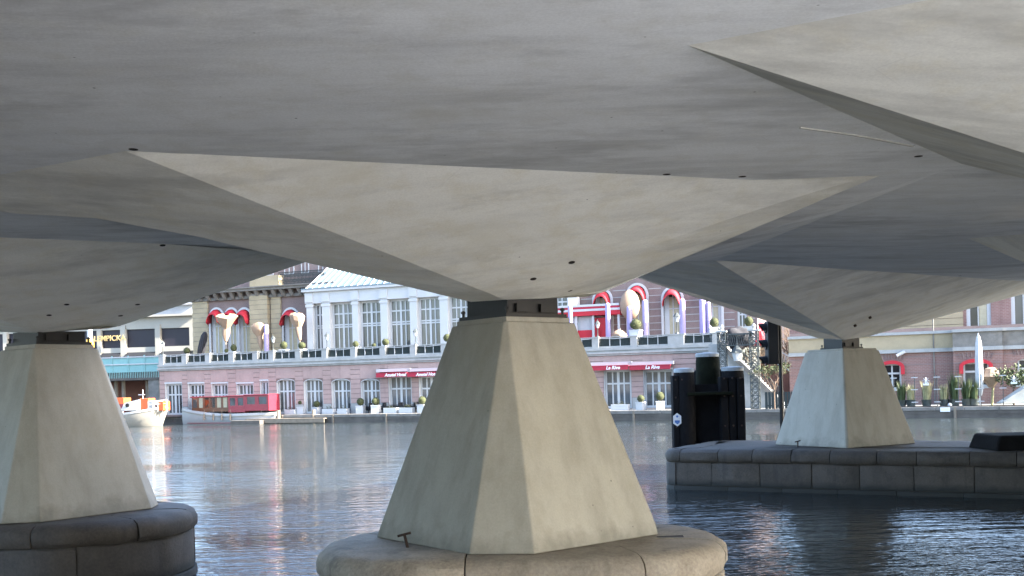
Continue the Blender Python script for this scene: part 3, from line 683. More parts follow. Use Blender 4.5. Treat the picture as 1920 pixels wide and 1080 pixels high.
# ------------------------------------------------------------------ brick hotel blocks with arched windows
def arch_strip(bm, fr, mid, hw, zs, rise, o0, o1, t0, t1, k=14, legs=0.0):
    P = lambda r, i: (mid - (hw+r)*math.cos(math.pi*i/k), zs + (rise+r)*math.sin(math.pi*i/k))
    pr = [(P(t0, i), P(t1, i)) for i in range(k+1)]
    if legs: pr = [((mid-hw-t0, zs-legs), (mid-hw-t1, zs-legs))] + pr + [((mid+hw+t0, zs-legs), (mid+hw+t1, zs-legs))]
    for (a, b), (c, d) in zip(pr, pr[1:]):
        quadbox(bm, [fr.P(a[0],o0,a[1]), fr.P(c[0],o0,c[1]), fr.P(c[0],o1,c[1]), fr.P(a[0],o1,a[1]), fr.P(b[0],o0,b[1]), fr.P(d[0],o0,d[1]), fr.P(d[0],o1,d[1]), fr.P(b[0],o1,b[1])])
def arched_opening(parent, fr, mid, hw, z0, zs, rise, curtain=None, gate=False):
    """red arched awning in a white surround with a tall French window behind it"""
    bm = bmesh.new(); arch_strip(bm, fr, mid, hw, zs, rise, -.3, .12, 0, .22, legs=zs-z0); obj('arch_surround', bm, M['white'], parent)
    # a bowed canvas hood
    bm = bmesh.new(); k = 14; rings = []
    for j, (o, sc_, dz) in enumerate(((-.05, 1.0, 0), (.45, .97, -.10), (.85, .86, -.42), (1.02, .74, -.85))):
        rings.append([bm.verts.new(fr.P(mid - hw*1.02*(1-.02*j)*math.cos(math.pi*i/k), o*(1 if 0 < i < k else .55), zs - .55*(1 if j else 1) + (rise+.55)*math.sin(math.pi*i/k)*sc_ + dz*.25)) for i in range(k+1)])
    for a, b in zip(rings, rings[1:]):
        for i in range(k): bm.faces.new((a[i], a[i+1], b[i+1], b[i]))
    hd = obj('window_hood', bm, M['red_canvas'], parent, True, 50)
    so = hd.modifiers.new('solid', 'SOLIDIFY'); so.thickness = .03
    bm = bmesh.new(); fbox(bm, fr, mid-hw, mid+hw, -.32, -.26, z0, zs+rise*.95); g = obj('pane', bm, M['glass_dark'], parent)
    bm = bmesh.new()
    for x0, x1 in ((mid-hw, mid-hw*.45), (mid+hw*.62, mid+hw)): fbox(bm, fr, x0, x1, -.26, -.2, z0, zs+rise*.55)
    fbox(bm, fr, mid-.05, mid+.05, -.26, -.18, z0, zs+rise*.9); fbox(bm, fr, mid-hw, mid+hw, -.26, -.18, zs-.9, zs-.8)
    obj('window_frame', bm, M['white'], parent)
    if curtain:
        bm = bmesh.new(); fbox(bm, fr, mid-hw*.44, mid-.06, -.25, -.22, z0, zs+.2); fbox(bm, fr, mid+.06, mid+hw*.6, -.25, -.22, z0, zs+.1); obj('curtain', bm, curtain, parent)
LF = Frame(*(HF.p + HF.n*-5.0), -20.0)
lb = thing('brick_hotel_block', 'stone and brick hotel block with red hooded arches left of the pavilion', 'building', LF.P(15, 0, ZC1))
l0 = LF.hit(363, 600)[0]; l1 = LF.hit(640, 600)[0]; ZL = LF.hit(470, 547)[1]
AX = [(407, 11.5), (435, 10.5), (459, 12), (546, 14)]
ops = []; par = []
for px, hwp in AX:
    m_ = LF.hit(px, 600)[0]; hw = LF.hit(px+hwp, 600)[0]-m_; zt = LF.hit(px, 580)[1]; zs = zt-hw*1.2
    ops.append((m_-hw, m_+hw, ZC1, zt, hw*1.2)); par.append((m_, hw, zs, hw*1.2))
bm = bmesh.new(); wall_row(bm, LF, l0, l1, ZC1-.02, ZL, ops, -.5, 0); obj('brick_wall', bm, M['brick_brown'], lb)
bm = bmesh.new(); fbox(bm, LF, l0, l1, -9, -.55, ZC1-.02, ZL+14); obj('building_body', bm, M['brick_brown'], lb)
for m_, hw, zs, ri in par: arched_opening(lb, LF, m_, hw, ZC1, zs, ri, M['curtain'])
for x0, x1, mt in ((363,392,'yellow_stone'), (474,508,'yellow_stone'), (510,529,'yellow_stone')):
    s0, s1 = LF.hit(x0, 600)[0], LF.hit(x1, 600)[0]; z = ZC1; k = 0; off = .62 if x0 == 474 else .22
    while z < ZL-.8:
        bm = bmesh.new(); fbox(bm, LF, s0+(.03 if k % 2 else 0), s1-(.03 if k % 2 else 0), 0, off, z+.015, z+.50-.015); obj('quoin_stone', bm, M[mt], lb, bevel=.015); z += .5; k += 1
    bm = bmesh.new(); fbox(bm, LF, s0+.04, s1-.04, 0, off-.03, ZC1, ZL-.3); obj('pilaster_core', bm, M['soot_stone'], lb)
bm = bmesh.new(); fbox(bm, LF, l0-.2, l1, 0, .35, ZL-.75, ZL-.45); obj('frieze', bm, M['soot_stone'], lb)
bm = bmesh.new(); fbox(bm, LF, l0-.4, l1, -.5, 1.15, ZL-.02, ZL+.25); obj('roof_cornice', bm, M['soot_stone'], lb)
bm = bmesh.new(); fbox(bm, LF, l0-.5, l1, -.5, 1.35, ZL+.25, ZL+.36); obj('cornice_lip', bm, M['soot_stone'], lb)
k = 0; s = l0+.1
while s < l1-.4:
    bm = bmesh.new(); quadbox(bm, [LF.P(s,.35,ZL-.7), LF.P(s+.38,.35,ZL-.7), LF.P(s+.38,.5,ZL-.7), LF.P(s,.5,ZL-.7), LF.P(s,.35,ZL-.03), LF.P(s+.38,.35,ZL-.03), LF.P(s+.38,1.05,ZL-.03), LF.P(s,1.05,ZL-.03)]); obj('corbel', bm, M['soot_stone'], lb, bevel=.03); s += 1.02
# upper storey with balcony railing above the cornice
for x0, x1 in ((490,508), (528,547), (560,575), (592,610)):
    s0, s1 = LF.hit(x0, 520)[0], LF.hit(x1, 520)[0]
    window(lb, LF, s0, s1, ZL+1.6, ZL+5.0, -.5, 2, (.6,), 0, .1, .08, mat_g=M['glass'])
s0, s1 = LF.hit(474, 530)[0], LF.hit(528, 530)[0]
bm = bmesh.new(); fbox(bm, LF, s0, s1, -.5, .6, ZL+.37, ZL+1.5); obj('parapet', bm, M['yellow_stone'], lb)
bm = bmesh.new(); s2 = LF.hit(612, 520)[0]
fbox(bm, LF, s1, s2, .55, .62, ZL+1.65, ZL+1.73); fbox(bm, LF, s1, s2, .56, .61, ZL+.5, ZL+.56)
x = s1
while x < s2:
    fbox(bm, LF, x-.02, x+.02, .57, .60, ZL+.4, ZL+1.65); bar(bm, LF.P(x, .585, ZL+.56), LF.P(x+.3, .585, ZL+1.6), .03); bar(bm, LF.P(x+.3, .585, ZL+.56), LF.P(x, .585, ZL+1.6), .03); x += .16
obj('balcony_railing', bm, M['green_iron'], lb)

CF = Frame(*(HF.p + HF.n*-4.2), -20.0)
cbk = thing('brick_hotel_block', 'banded brown brick hotel block with red hooded arches right of the middle pier', 'building', CF.P(50, 0, ZC1))
c0 = CF.hit(1086, 590)[0]; c1 = CF.hit(1420, 600)[0]; ZM = ZC1+19
AX = [(1131, 15, 541), (1196, 17, 531), (1262, 17, 537), (1336, 17, 533)]
ops = []; par = []
for px, hwp, pt_ in AX:
    m_ = CF.hit(px, 600)[0]; hw = CF.hit(px+hwp, 600)[0]-m_; zt = CF.hit(px, pt_+4)[1]; ops.append((m_-hw, m_+hw, ZC1, zt, hw*1.15)); par.append((m_, hw, zt-hw*1.15, hw*1.15))
sw0, sw1 = CF.hit(1382, 590)[0], CF.hit(1400, 590)[0]; ops.append((sw0, sw1, ZC1, ZC1+4.4, 0))
bm = bmesh.new(); wall_row(bm, CF, c0, c1, ZC1-.02, ZM, ops, -.5, 0); obj('brick_wall', bm, M['brick_brown'], cbk)
bm = bmesh.new(); fbox(bm, CF, c0, c1, -9, -.55, ZC1-.02, ZM); obj('building_body', bm, M['brick_brown'], cbk)
for m_, hw, zs, ri in par: arched_opening(cbk, CF, m_, hw, ZC1, zs, ri, M['curtain'])
window(cbk, CF, sw0, sw1, ZC1, ZC1+4.4, -.2, 2, (.6,), 0, .2, .1)
ce = [c0] + [e for o_ in ops for e in o_[:2]] + [c1]
bm = bmesh.new()
for i in range(0, len(ce), 2):
    z = ZC1+.35
    while z < ZM: fbox(bm, CF, ce[i]+.22, ce[i+1]-.22, 0, .025, z, z+.07); z += .62
struct(obj('stone_bands', bm, M['grey_stone'], cbk), 'stuff')

# ------------------------------------------------------------------ cafe building at the far left
FF = Frame(*at(180, 640, 128).xy, -9.0)
cafe = thing('cafe_building', 'cream framed cafe building with dark purple panels behind the left pier', 'building', FF.P(6, 0, QZ))
f0, f1 = FF.hit(-60, 620)[0], FF.hit(366, 620)[0]; fz0 = 1.0; 
s_, _, za, zb = FF.rect(237, 617, 291, 651)
_, _, zc, zd = FF.rect(237, 658, 291, 676)
pan = [(-20,6), (15,60), (110,182), (191,226), (237,291), (302,355)]
ops = [(FF.hit(a, 630)[0], FF.hit(b, 630)[0], za, zb, 0) for a, b in pan]
bm = bmesh.new(); wall_row(bm, FF, f0, f1, za-.6, zb+1.4, ops, -.6, 0); obj('wall', bm, M['cream'], cafe)
for a in ops:
    bm = bmesh.new(); fbox(bm, FF, a[0], a[1], -.55, -.25, a[2], a[3]); obj('dark_panel', bm, M['purple_black'], cafe)
    bm = bmesh.new(); z = za-.6; quadbox(bm, [FF.P(a[0]-.1,0,z-.9), FF.P(a[1]+.1,0,z-.9), FF.P(a[1]+.25,1.5,z-1.25), FF.P(a[0]-.25,1.5,z-1.25), FF.P(a[0],0,z), FF.P(a[1],0,z), FF.P(a[1]+.25,1.5,z-1.2), FF.P(a[0]-.25,1.5,z-1.2)]); obj('shop_awning', bm, M['awning_black'], cafe)
for a, b in zip(pan, pan[1:]):
    x0, x1 = FF.hit(a[1], 630)[0], FF.hit(b[0], 630)[0]; bm = bmesh.new(); fbox(bm, FF, x0+.05, x1-.05, 0, .18, za-2.4, zb+.5); obj('pillar', bm, M['cream'], cafe)
bm = bmesh.new(); fbox(bm, FF, f0, f1, -.6, -.1, fz0, za-.6); obj('ground_floor', bm, M['glass_dark'], cafe)
bm = bmesh.new(); fbox(bm, FF, f0, f1+.2, -.6, .7, zb+1.4, zb+1.65); obj('cornice', bm, M['cream'], cafe)
bm = bmesh.new(); fbox(bm, FF, f0, f1+.2, -.6, .35, zb+1.66, zb+2.7); obj('white_fascia', bm, M['white'], cafe)
bm = bmesh.new(); fbox(bm, FF, f0, f1+.2, -.6, .8, zb+2.7, zb+2.95); obj('upper_cornice', bm, M['white'], cafe)
ops = [(FF.hit(a, 580)[0], FF.hit(b, 580)[0], zb+3.2, zb+6.0, 0) for a, b in ((40,70), (90,120), (140,165), (190,215), (240,262), (272,287), (300,318), (331,350))]
bm = bmesh.new(); wall_row(bm, FF, f0, f1, zb+2.95, zb+9, ops, -1.5, -.6); obj('upper_wall', bm, M['white'], cafe)
for a in ops: window(cafe, FF, a[0], a[1], a[2], a[3], -.9, 2, (.5,), 0, .12, .08, mat_g=M['glass_dark'])
bm = bmesh.new(); fbox(bm, FF, f0, f1, -12, -1.52, fz0, zb+9); obj('building_body', bm, M['white'], cafe)
sx, zz = FF.hit(209, 635); Mx = Matrix.Identity(4); o_ = FF.P(sx, .45, zz)
for i in range(3): Mx[i][0] = (FF.d.x, FF.d.y, 0)[i]; Mx[i][1] = (0,0,1)[i]; Mx[i][2] = (FF.n.x, FF.n.y, 0)[i]; Mx[i][3] = o_[i]
text('sign_lettering', 'LEMPICKA', Mx, .92, M['gold'], cafe, 0, .03, .012)

# teal river bridge in front of the cafe
TF = Frame(*at(180, 690, 119).xy, -12.0)
tb = thing('teal_girder_bridge', 'teal painted girder bridge with railings left of the pink hotel wing', 'bridge', TF.P(5, 0, 0))
t0_, t1_ = TF.hit(-80, 690)[0], TF.hit(302, 690)[0]
_, _, g0, g1 = TF.rect(200, 671, 290, 697); _, _, h0, h1 = TF.rect(200, 697, 290, 709)
bm = bmesh.new(); fbox(bm, TF, t0_, t1_, -.3, 0, g0, g1); obj('girder', bm, M['teal'], tb)
bm = bmesh.new(); fbox(bm, TF, t0_, t1_, -10, .5, h0-.25, h0); obj('deck', bm, M['quay_stone'], tb)
for i in range(14):
    x = t0_ + (t1_-t0_)*i/13; bm = bmesh.new(); fbox(bm, TF, x-.07, x+.07, 0, .09, g0, g1+.25); obj('stiffener', bm, M['teal'], tb)
for z in (g1+.02, (g0+g1)/2):
    bm = bmesh.new(); fbox(bm, TF, t0_, t1_, .0, .12, z, z+.12); obj('rail', bm, M['white'], tb)
bm = bmesh.new(); x = t0_
while x < t1_:
    fbox(bm, TF, x-.025, x+.025, .40, .45, h0, h1); x += .22
fbox(bm, TF, t0_, t1_, .38, .47, h1-.06, h1+.04); obj('hand_railing', bm, M['teal'], tb)
for px in (218, 232, 277):
    s_ = TF.hit(px, 740, -1)[0]; bm = bmesh.new(); tube(bm, TF.P(s_, -1, -1), TF.P(s_, -1, h0-.25), .22, .22, 10); obj('pile', bm, M['grey_wood'], tb, True)
bm = bmesh.new(); fbox(bm, TF, t0_, t1_, -6.2, -5.8, -1, h0-.26); obj('under_deck_wall', bm, M['terracotta'], tb)
bm = bmesh.new(); fbox(bm, TF, t0_, t1_, -5.79, -5.5, -1, 1.9); obj('abutment_footing', bm, M['quay_stone'], tb)
_s = TF.hit(289, 740, .2)[0]
bm = bmesh.new(); fbox(bm, TF, _s-.6, _s+.7, -.8, .35, -1, h0-.26); obj('end_pier', bm, M['soot_stone'], tb)
# yellow and white marker post by the left pier
p = at(169, 655, 40); mp_ = thing('marker_post', 'white and yellow marker post behind the left pier', 'post', (p.x, p.y, 0))
bm = bmesh.new(); tube(bm, (p.x, p.y, -1.5), (p.x, p.y, at(169,652,40).z), .13, .13, 12); obj('post', bm, M['dark_wood'], mp_, True)
bm = bmesh.new(); tube(bm, (p.x, p.y, at(169,651,40).z), (p.x, p.y, at(169,636,40).z), .16, .13, 12); obj('yellow_band', bm, M['yellow_paint'], mp_, True)
bm = bmesh.new(); tube(bm, (p.x, p.y, at(169,636,40).z), (p.x, p.y, at(169,600,40).z), .10, .10, 12); obj('white_tip', bm, M['white'], mp_, True)

# ------------------------------------------------------------------ building on the right bank
RF = Frame(*at(1750, 720, 80.5).xy, -24.0)
rb_ = thing('brick_side_building', 'red brick and sandstone building with grey parapet right of the last pier', 'building', RF.P(0, 0, QZ))
r0, r1 = RF.hit(1480, 690)[0], RF.hit(2080, 690)[0]; rA, rB, rC = RF.hit(1754, 690)[0], RF.hit(1788, 690)[0], RF.hit(1880, 690)[0]
zb1 = RF.hit(1720, 661)[1]; zp0 = RF.hit(1720, 648)[1]; zp1 = RF.hit(1720, 627)[1]
def rwin(x0, x1, y0, y1, o): s0, s1, z0, z1 = RF.rect(x0, y0, x1, y1, o); return (s0, s1, z0, z1, .25)
w1_ = rwin(1655, 1690, 682, 730, 0); w2_ = rwin(1806, 1855, 679, 725, .9); w3_ = rwin(1908, 1950, 672, 722, .5)
bm = bmesh.new(); wall_row(bm, RF, r0, rB, QZ-.02, zb1, [w1_], -.5, 0); wall_row(bm, RF, rB, rC, QZ-.02, zb1, [w2_], .3, .9); wall_row(bm, RF, rC, r1, QZ-.02, zb1, [w3_], 0, .5); obj('brick_wall', bm, M['brick_red'], rb_)
bm = bmesh.new(); fbox(bm, RF, r0, r1, -8, -.55, QZ-.02, zp1+.5); obj('building_body', bm, M['brick_brown'], rb_)
for wv, o in ((w1_, 0), (w2_, .9), (w3_, .5)):
    window(rb_, RF, wv[0], wv[1], wv[2], wv[3], o-.2, 2, (.62,), 0, .14, .12, mat_g=M['glass_dark'])
    if wv is not w3_:
        bm = bmesh.new(); arch_strip(bm, RF, (wv[0]+wv[1])/2, (wv[1]-wv[0])/2, wv[3]-.30, .30, o-.05, o+.22, -.02, .26, legs=.55); obj('window_hood', bm, M['red_canvas'], rb_)
    bm = bmesh.new(); fbox(bm, RF, wv[0]-.15, wv[1]+.15, o-.1, o+.1, wv[2]-.12, wv[2]-.005); obj('window_sill', bm, M['grey_stone'], rb_)
    bm = bmesh.new(); k = 9
    for i in range(k):
        f = (i-4)/4.2; x = (wv[0]+wv[1])/2 + f*(wv[1]-wv[0])*.62; z = wv[3]+.36-.10*f*f
        bar(bm, RF.P(x, o+.02, z), RF.P(x+f*.16, o+.02, z+.42), .10, .05)
    obj('arch_bricks', bm, M['brick_brown'], rb_)
bm = bmesh.new()
for z in [QZ+.6+.62*k for k in range(6)]:
    for a, b, o in ((r0, w1_[0]-.1, 0), (w1_[1]+.1, rB, 0), (rB, w2_[0]-.1, .9), (w2_[1]+.1, rC, .9), (rC, w3_[0]-.1, .5)): fbox(bm, RF, a, b, o, o+.02, z, z+.06)
struct(obj('brick_bands', bm, M['brick_brown'], rb_), 'stuff')
s_ = RF.hit(1752, 700, .1)[0]; bm = bmesh.new(); tube(bm, RF.P(s_, .12, QZ), RF.P(s_, .12, zp1+3.5), .05, .05, 8); obj('downpipe', bm, M['soot_stone'], rb_, True)
for a, b, o in ((r0, rB, 0), (rB, rC, .9), (rC, r1, .5)):
    bm = bmesh.new(); fbox(bm, RF, a-.02, b+.02, -.5, o+.22, zb1, zb1+.28); obj('string_course', bm, M['grey_stone'], rb_)
    bm = bmesh.new(); fbox(bm, RF, a, b, -.5, o+.08, zb1+.28, zp1); obj('parapet', bm, M['yellow_stone'] if o == 0 else M['soot_stone'], rb_)
    bm = bmesh.new(); fbox(bm, RF, a-.05, b+.05, -.5, o+.25, zp1, zp1+.22); obj('parapet_cap', bm, M['grey_stone'], rb_)
U_ = Frame(*(RF.p + RF.n*-3.5), -24.0); zu = zp1
u0, u1 = U_.hit(1480, 600)[0], U_.hit(2100, 600)[0]
ops = [(U_.hit(a, 590)[0], U_.hit(b, 590)[0], zu+.3, zu+5.5, 0) for a, b in ((1812,1858), (1896,1945))]
bm = bmesh.new(); wall_row(bm, U_, u0, u1, zp1-1, zp1+8, ops, -.5, 0); obj('upper_wall', bm, M['brick_red'], rb_)
a, b = U_.hit(1620, 600)[0], U_.hit(1806, 600)[0]; z = zp1-.2
while z < zp1+7:
    bm = bmesh.new(); fbox(bm, U_, a, b, 0, .16, z+.012, z+.48); obj('sandstone_block', bm, M['yellow_stone'], rb_); z += .5
for (s0, s1, z0, z1, _) in ops:
    window(rb_, U_, s0, s1, z0, z1, -.15, 2, (.7,), 0, .28, .14, mat_g=M['glass_dark'])
    bm = bmesh.new(); m_ = (s0+s1)/2; fbox(bm, U_, m_, s1-.3, -.17, -.155, z0+.3, z1-.3); obj('curtain', bm, M['curtain'], rb_)
# security camera on the wall
s0, z0 = RF.hit(1689, 664, .4); cm = thing('security_camera', 'white security camera on the brick wall right of the last pier', 'camera', RF.P(s0, 0, z0))
bm = bmesh.new(); bar(bm, RF.P(s0+.25, .02, z0+.12), RF.P(s0+.1, .35, z0+.08), .06); obj('bracket', bm, M['white'], cm)
bm = bmesh.new(); tube(bm, RF.P(s0+.28, .35, z0+.18), RF.P(s0-.3, .55, z0-.12), .13, .12, 10); obj('housing', bm, M['white'], cm, True)
# glass fence at the water's edge
gf = thing('glass_fence', 'clear glass fence with thin posts on the quay at the right', 'fence', QF.P(60, -.4, QZ))
gx = [QF.hit(x, 735, -.5)[0] for x in (1600, 1640, 1676, 1715, 1757, 1797, 1839, 1881, 1925, 1970)]; gz = 3.05
for i, (a, b) in enumerate(zip(gx, gx[1:])):
    bm = bmesh.new(); fbox(bm, QF, a+.06, b-.06, -.51, -.495, QZ+.12, gz); obj('pane', bm, M['clear'], gf)
    bm = bmesh.new(); fbox(bm, QF, a-.03, a+.03, -.55, -.49, QZ, gz); po = obj('post', bm, M['lattice'], gf)
    for z in (QZ+.35, QZ+1.25, gz-.15):
        bm = bmesh.new(); fbox(bm, QF, a-.22, a+.22, -.485, -.44, z-.03, z+.03); obj('clamp', bm, M['white'], po)
bm = bmesh.new(); fbox(bm, QF, gx[0], gx[-1], -.56, -.44, QZ, QZ+.07); obj('base_rail', bm, M['steel_dark'], gf)
for px, py in ((1736, 714), (1901, 711)):
    s0, z0 = QF.hit(px, py, -.48); bm = bmesh.new()
    for k in range(8):
        a = k*math.pi/4; bar(bm, QF.P(s0, -.47, z0), QF.P(s0+.24*math.cos(a), -.47, z0+.24*math.sin(a)), .09, .02)
    fbox(bm, QF, s0-.2, s0+.2, -.475, -.455, z0-.32, z0-.2); obj('glass_emblem', bm, M['sign_white'], gf)
s0, z0 = QF.hit(1772, 768, .08); bm = bmesh.new(); fbox(bm, QF, s0-.32, s0+.32, .0, .05, z0-.15, z0+.15); tag(obj('wall_plaque', bm, M['sign_white']), 'small blank white plaque on the quay wall at right', 'plaque')
s0, z0 = QF.hit(1781, 760, -.2); bm = bmesh.new(); lathe(bm, [(.02,0), (.13,.03), (.15,.12), (.09,.22), (.02,.25)], QF.P(s0, -.2, QZ+.02), 12); tag(obj('bollard_light', bm, M['white'], None, True), 'small round white light on the quay edge by the plaque', 'lamp')
# tall ornamental grasses behind the glass
def grass(px, label, h=1.6, n=70, o=-1.6, m='leaf'):
    s0 = QF.hit(px, 740, o)[0]; base = QF.P(s0, o, QZ); rr = random.Random(px)
    g_ = thing('ornamental_grass', label, 'plant', base, 'potted plants behind the glass fence')
    bm = bmesh.new(); lathe(bm, [(.28,0), (.36,.45), (.38,.5), (.33,.5)], base, 12); obj('pot', bm, M['lattice'], g_, True)
    bm = bmesh.new()
    for i in range(n):
        a = rr.uniform(0, 6.28); r = rr.uniform(.05, .3); p = base + Vector((r*math.cos(a), r*math.sin(a), .48)); ln = rr.uniform(.5, 1)*h; lean = Vector((math.cos(a), math.sin(a), 0))*rr.uniform(.1, .5)*ln*.5
        q = p + Vector((0,0,ln*.6)) + lean*.4; e = p + Vector((0,0,ln)) + lean; sd = Vector((-math.sin(a), math.cos(a), 0))*.028
        v = [bm.verts.new(x) for x in (p-sd, p+sd, q+sd, q-sd, e)]; bm.faces.new(v[:4]); bm.faces.new((v[3], v[2], v[4]))
    obj('blades', bm, M[m], g_)
M['straw'] = mottled('dry_grass', (.26,.23,.12), .8, .3, 4, 0)
for px, lab, h, mm in ((1690,'thin green grass plant nearest the last pier behind glass',1.5,'leaf'), (1708,'short dry grass tuft left of the first emblem',1.3,'straw'), (1737,'dry brown grass plant under the left glass emblem',1.5,'straw'),
                   (1770,'pale dry grass above the white plaque',1.2,'straw'), (1789,'tall green grass plant left of the white parasol',2.2,'leaf'), (1812,'green grass plant just left of the closed parasol',1.6,'leaf'), (1826,'short green grass at the foot of the closed parasol',1.4,'leaf')): grass(px, lab, h, 110, -1.6, mm)
# leafy bush at the far right
def leafball(bm, c, r, n, size, rr, sz=1.0):
    for i in range(n):
        d = Vector((rr.gauss(0,1), rr.gauss(0,1), rr.gauss(0,1))).normalized(); p = Vector(c) + Vector((d.x, d.y, d.z*sz))*r*rr.uniform(.55, 1.05)
        q = Vector((rr.gauss(0,1), rr.gauss(0,1), rr.gauss(0,1))).normalized(); t = q.cross(d).normalized()*size*rr.uniform(.6,1.3); k = (d*.5+q*.5).normalized()*size*1.6
        v = [bm.verts.new(x) for x in (p-t, p+k*.2-t*.2, p+t, p+k)]; bm.faces.new(v)
rr = random.Random(5)
s0 = QF.hit(1900, 720, -2.5)[0]; bs = QF.P(s0, -2.5, QZ); t = thing('leafy_bush', 'leafy green bush at the right edge behind the glass fence', 'bush', bs)
bm = bmesh.new(); tube(bm, bs, bs+Vector((0,0,1.2)), .08, .05, 8); obj('stem', bm, M['bark'], t)
bm = bmesh.new()
for k in range(9): leafball(bm, bs+Vector((rr.uniform(-1,1.2), rr.uniform(-.5,.5), rr.uniform(1.2,2.7))), .55, 90, .10, rr)
obj('foliage', bm, M['leaf'], t)
# closed parasols
def parasol(label, px, ptop, pbot, Zf, o, m, wpx, tilt=0.0):
    s0, zt = Zf.hit(px, ptop, o); _, zb_ = Zf.hit(px, pbot, o); base = Zf.P(s0, o, QZ if Zf is QF else ZC1); t = thing('closed_parasol', label, 'parasol', base, 'closed parasols')
    r = wpx/2 * base.y/FOC; bm = bmesh.new(); tl = Vector((Zf.d.x*tilt, Zf.d.y*tilt, 0))
    tube(bm, base, base + Vector((0,0,zt-base.z+.1)) + tl, .04, .03, 8); obj('pole', bm, M['sign_white'] if m == 'white' else M['steel_dark'], t, True)
    bm = bmesh.new(); n = 16; rings = []
    for f, k in ((0,.55), (.08,.85), (.3,1.0), (.6,.95), (.85,.8), (.96,.45), (1,.06)):
        z = zb_ + (zt-zb_)*f; c = base + tl*((z-base.z)/(zt-base.z)); rings.append([bm.verts.new(Vector((c.x, c.y, z)) + Vector((math.cos(6.283*i/n), math.sin(6.283*i/n), 0))*r*k*(1 if i % 2 else .78)) for i in range(n)])
    for a, b in zip(rings, rings[1:]):
        for i in range(n): bm.faces.new((a[i], a[(i+1)%n], b[(i+1)%n], b[i]))
    bm.faces.new(rings[0][::-1]); bm.faces.new(rings[-1]); obj('canopy', bm, M[m], t, True, 60); return t
parasol('tall closed white parasol behind the glass fence at right', 1834, 627, 742, QF, -2.2, 'white', 14)
parasol('closed charcoal parasol leaning on the terrace near the cafe', 371, 622, 668, HF, -2.0, 'dark_cloth', 15, .9)
# beige boulder-like wrapped forms on the right
def lump(name, label, cat, c, rx, ry, rz_, m, seed, amp=.18, n=18, group=None):
    rr = random.Random(seed); bm = bmesh.new(); bmesh.ops.create_icosphere(bm, subdivisions=3, radius=1.0); ph = [rr.uniform(0, 6) for _ in range(6)]
    for v in bm.verts:
        d = v.co.copy(); k = 1 + amp*(math.sin(3*d.x+ph[0])*math.sin(2.6*d.y+ph[1]) + .6*math.sin(5*d.z+ph[2]+2*d.x) + .4*math.sin(7*d.y+ph[3]))
        v.co = Vector((d.x*rx*k, d.y*ry*k, d.z*rz_*k)) + Vector(c)
    return tag(obj(name, bm, m, None, True, 70), label, cat, group)
s0, z0 = QF.hit(1859, 716, -3.0); p = QF.P(s0, -3.0, QZ)
sp = thing('folded_parasol', 'beige half folded parasol standing right of the white one', 'parasol', p)
bm = bmesh.new(); tube(bm, p, p + Vector((.1,0,1.3)), .10, .08, 8); obj('pole', bm, M['straw'], sp, True)
bm = bmesh.new(); c = p + Vector((0,0,1.25)); prof = [(.18,0), (.42,.35), (.72,.72), (.80,.80), (.55,1.05), (.42,1.38), (.1,1.48)]
lathe(bm, prof, c, 9); obj('canopy', bm, M['beige'], sp)
s0, z0 = QF.hit(1915, 745, -1.5); p = QF.P(s0, -1.5, QZ); bm = bmesh.new()
quadbox(bm, [p+Vector(x) for x in ((-1.5,0,.15),(1.5,-.6,.15),(1.6,.6,.15),(-1.4,1.0,.15),(-1.2,.1,.35),(1.5,-.5,2.1),(1.5,.6,2.1),(-1.1,.9,.35))]); tag(obj('sloping_cover', bm, M['grey_stone'], None, bevel=.1), 'pale sloping stone cover at the right edge of the quay', 'cover')

# ------------------------------------------------------------------ terrace decoration
def dress(px, py, o=-.8): s0, z0 = HF.hit(px, py, o); return s0, z0
planter0 = thing('ball_planter', 'x', 'planter', (0,0,0), 'ball topiary planters')
bm = bmesh.new(); box(bm, -.36, .36, -.36, .36, 0, .72); pb_ = obj('tub', bm, M['white'], None, bevel=.02); pb_.parent = planter0
bm = bmesh.new(); box(bm, -.39, .39, -.39, .39, .66, .74); r_ = obj('rim', bm, M['white'], None); r_.parent = pb_
bm = bmesh.new(); tube(bm, (0,0,.6), (0,0,.95), .04, .04, 6); c_ = obj('stem', bm, M['bark'], None); c_.parent = planter0
bm = bmesh.new(); bmesh.ops.create_icosphere(bm, subdivisions=2, radius=.36)
for v in bm.verts: v.co = v.co*(1+rng.uniform(-.05,.05)) + Vector((0,0,1.1))
leafball(bm, (0,0,1.1), .38, 260, .035, random.Random(3)); c_ = obj('topiary_ball', bm, M['topiary'], None, True); c_.parent = planter0
RZ = R(-20)
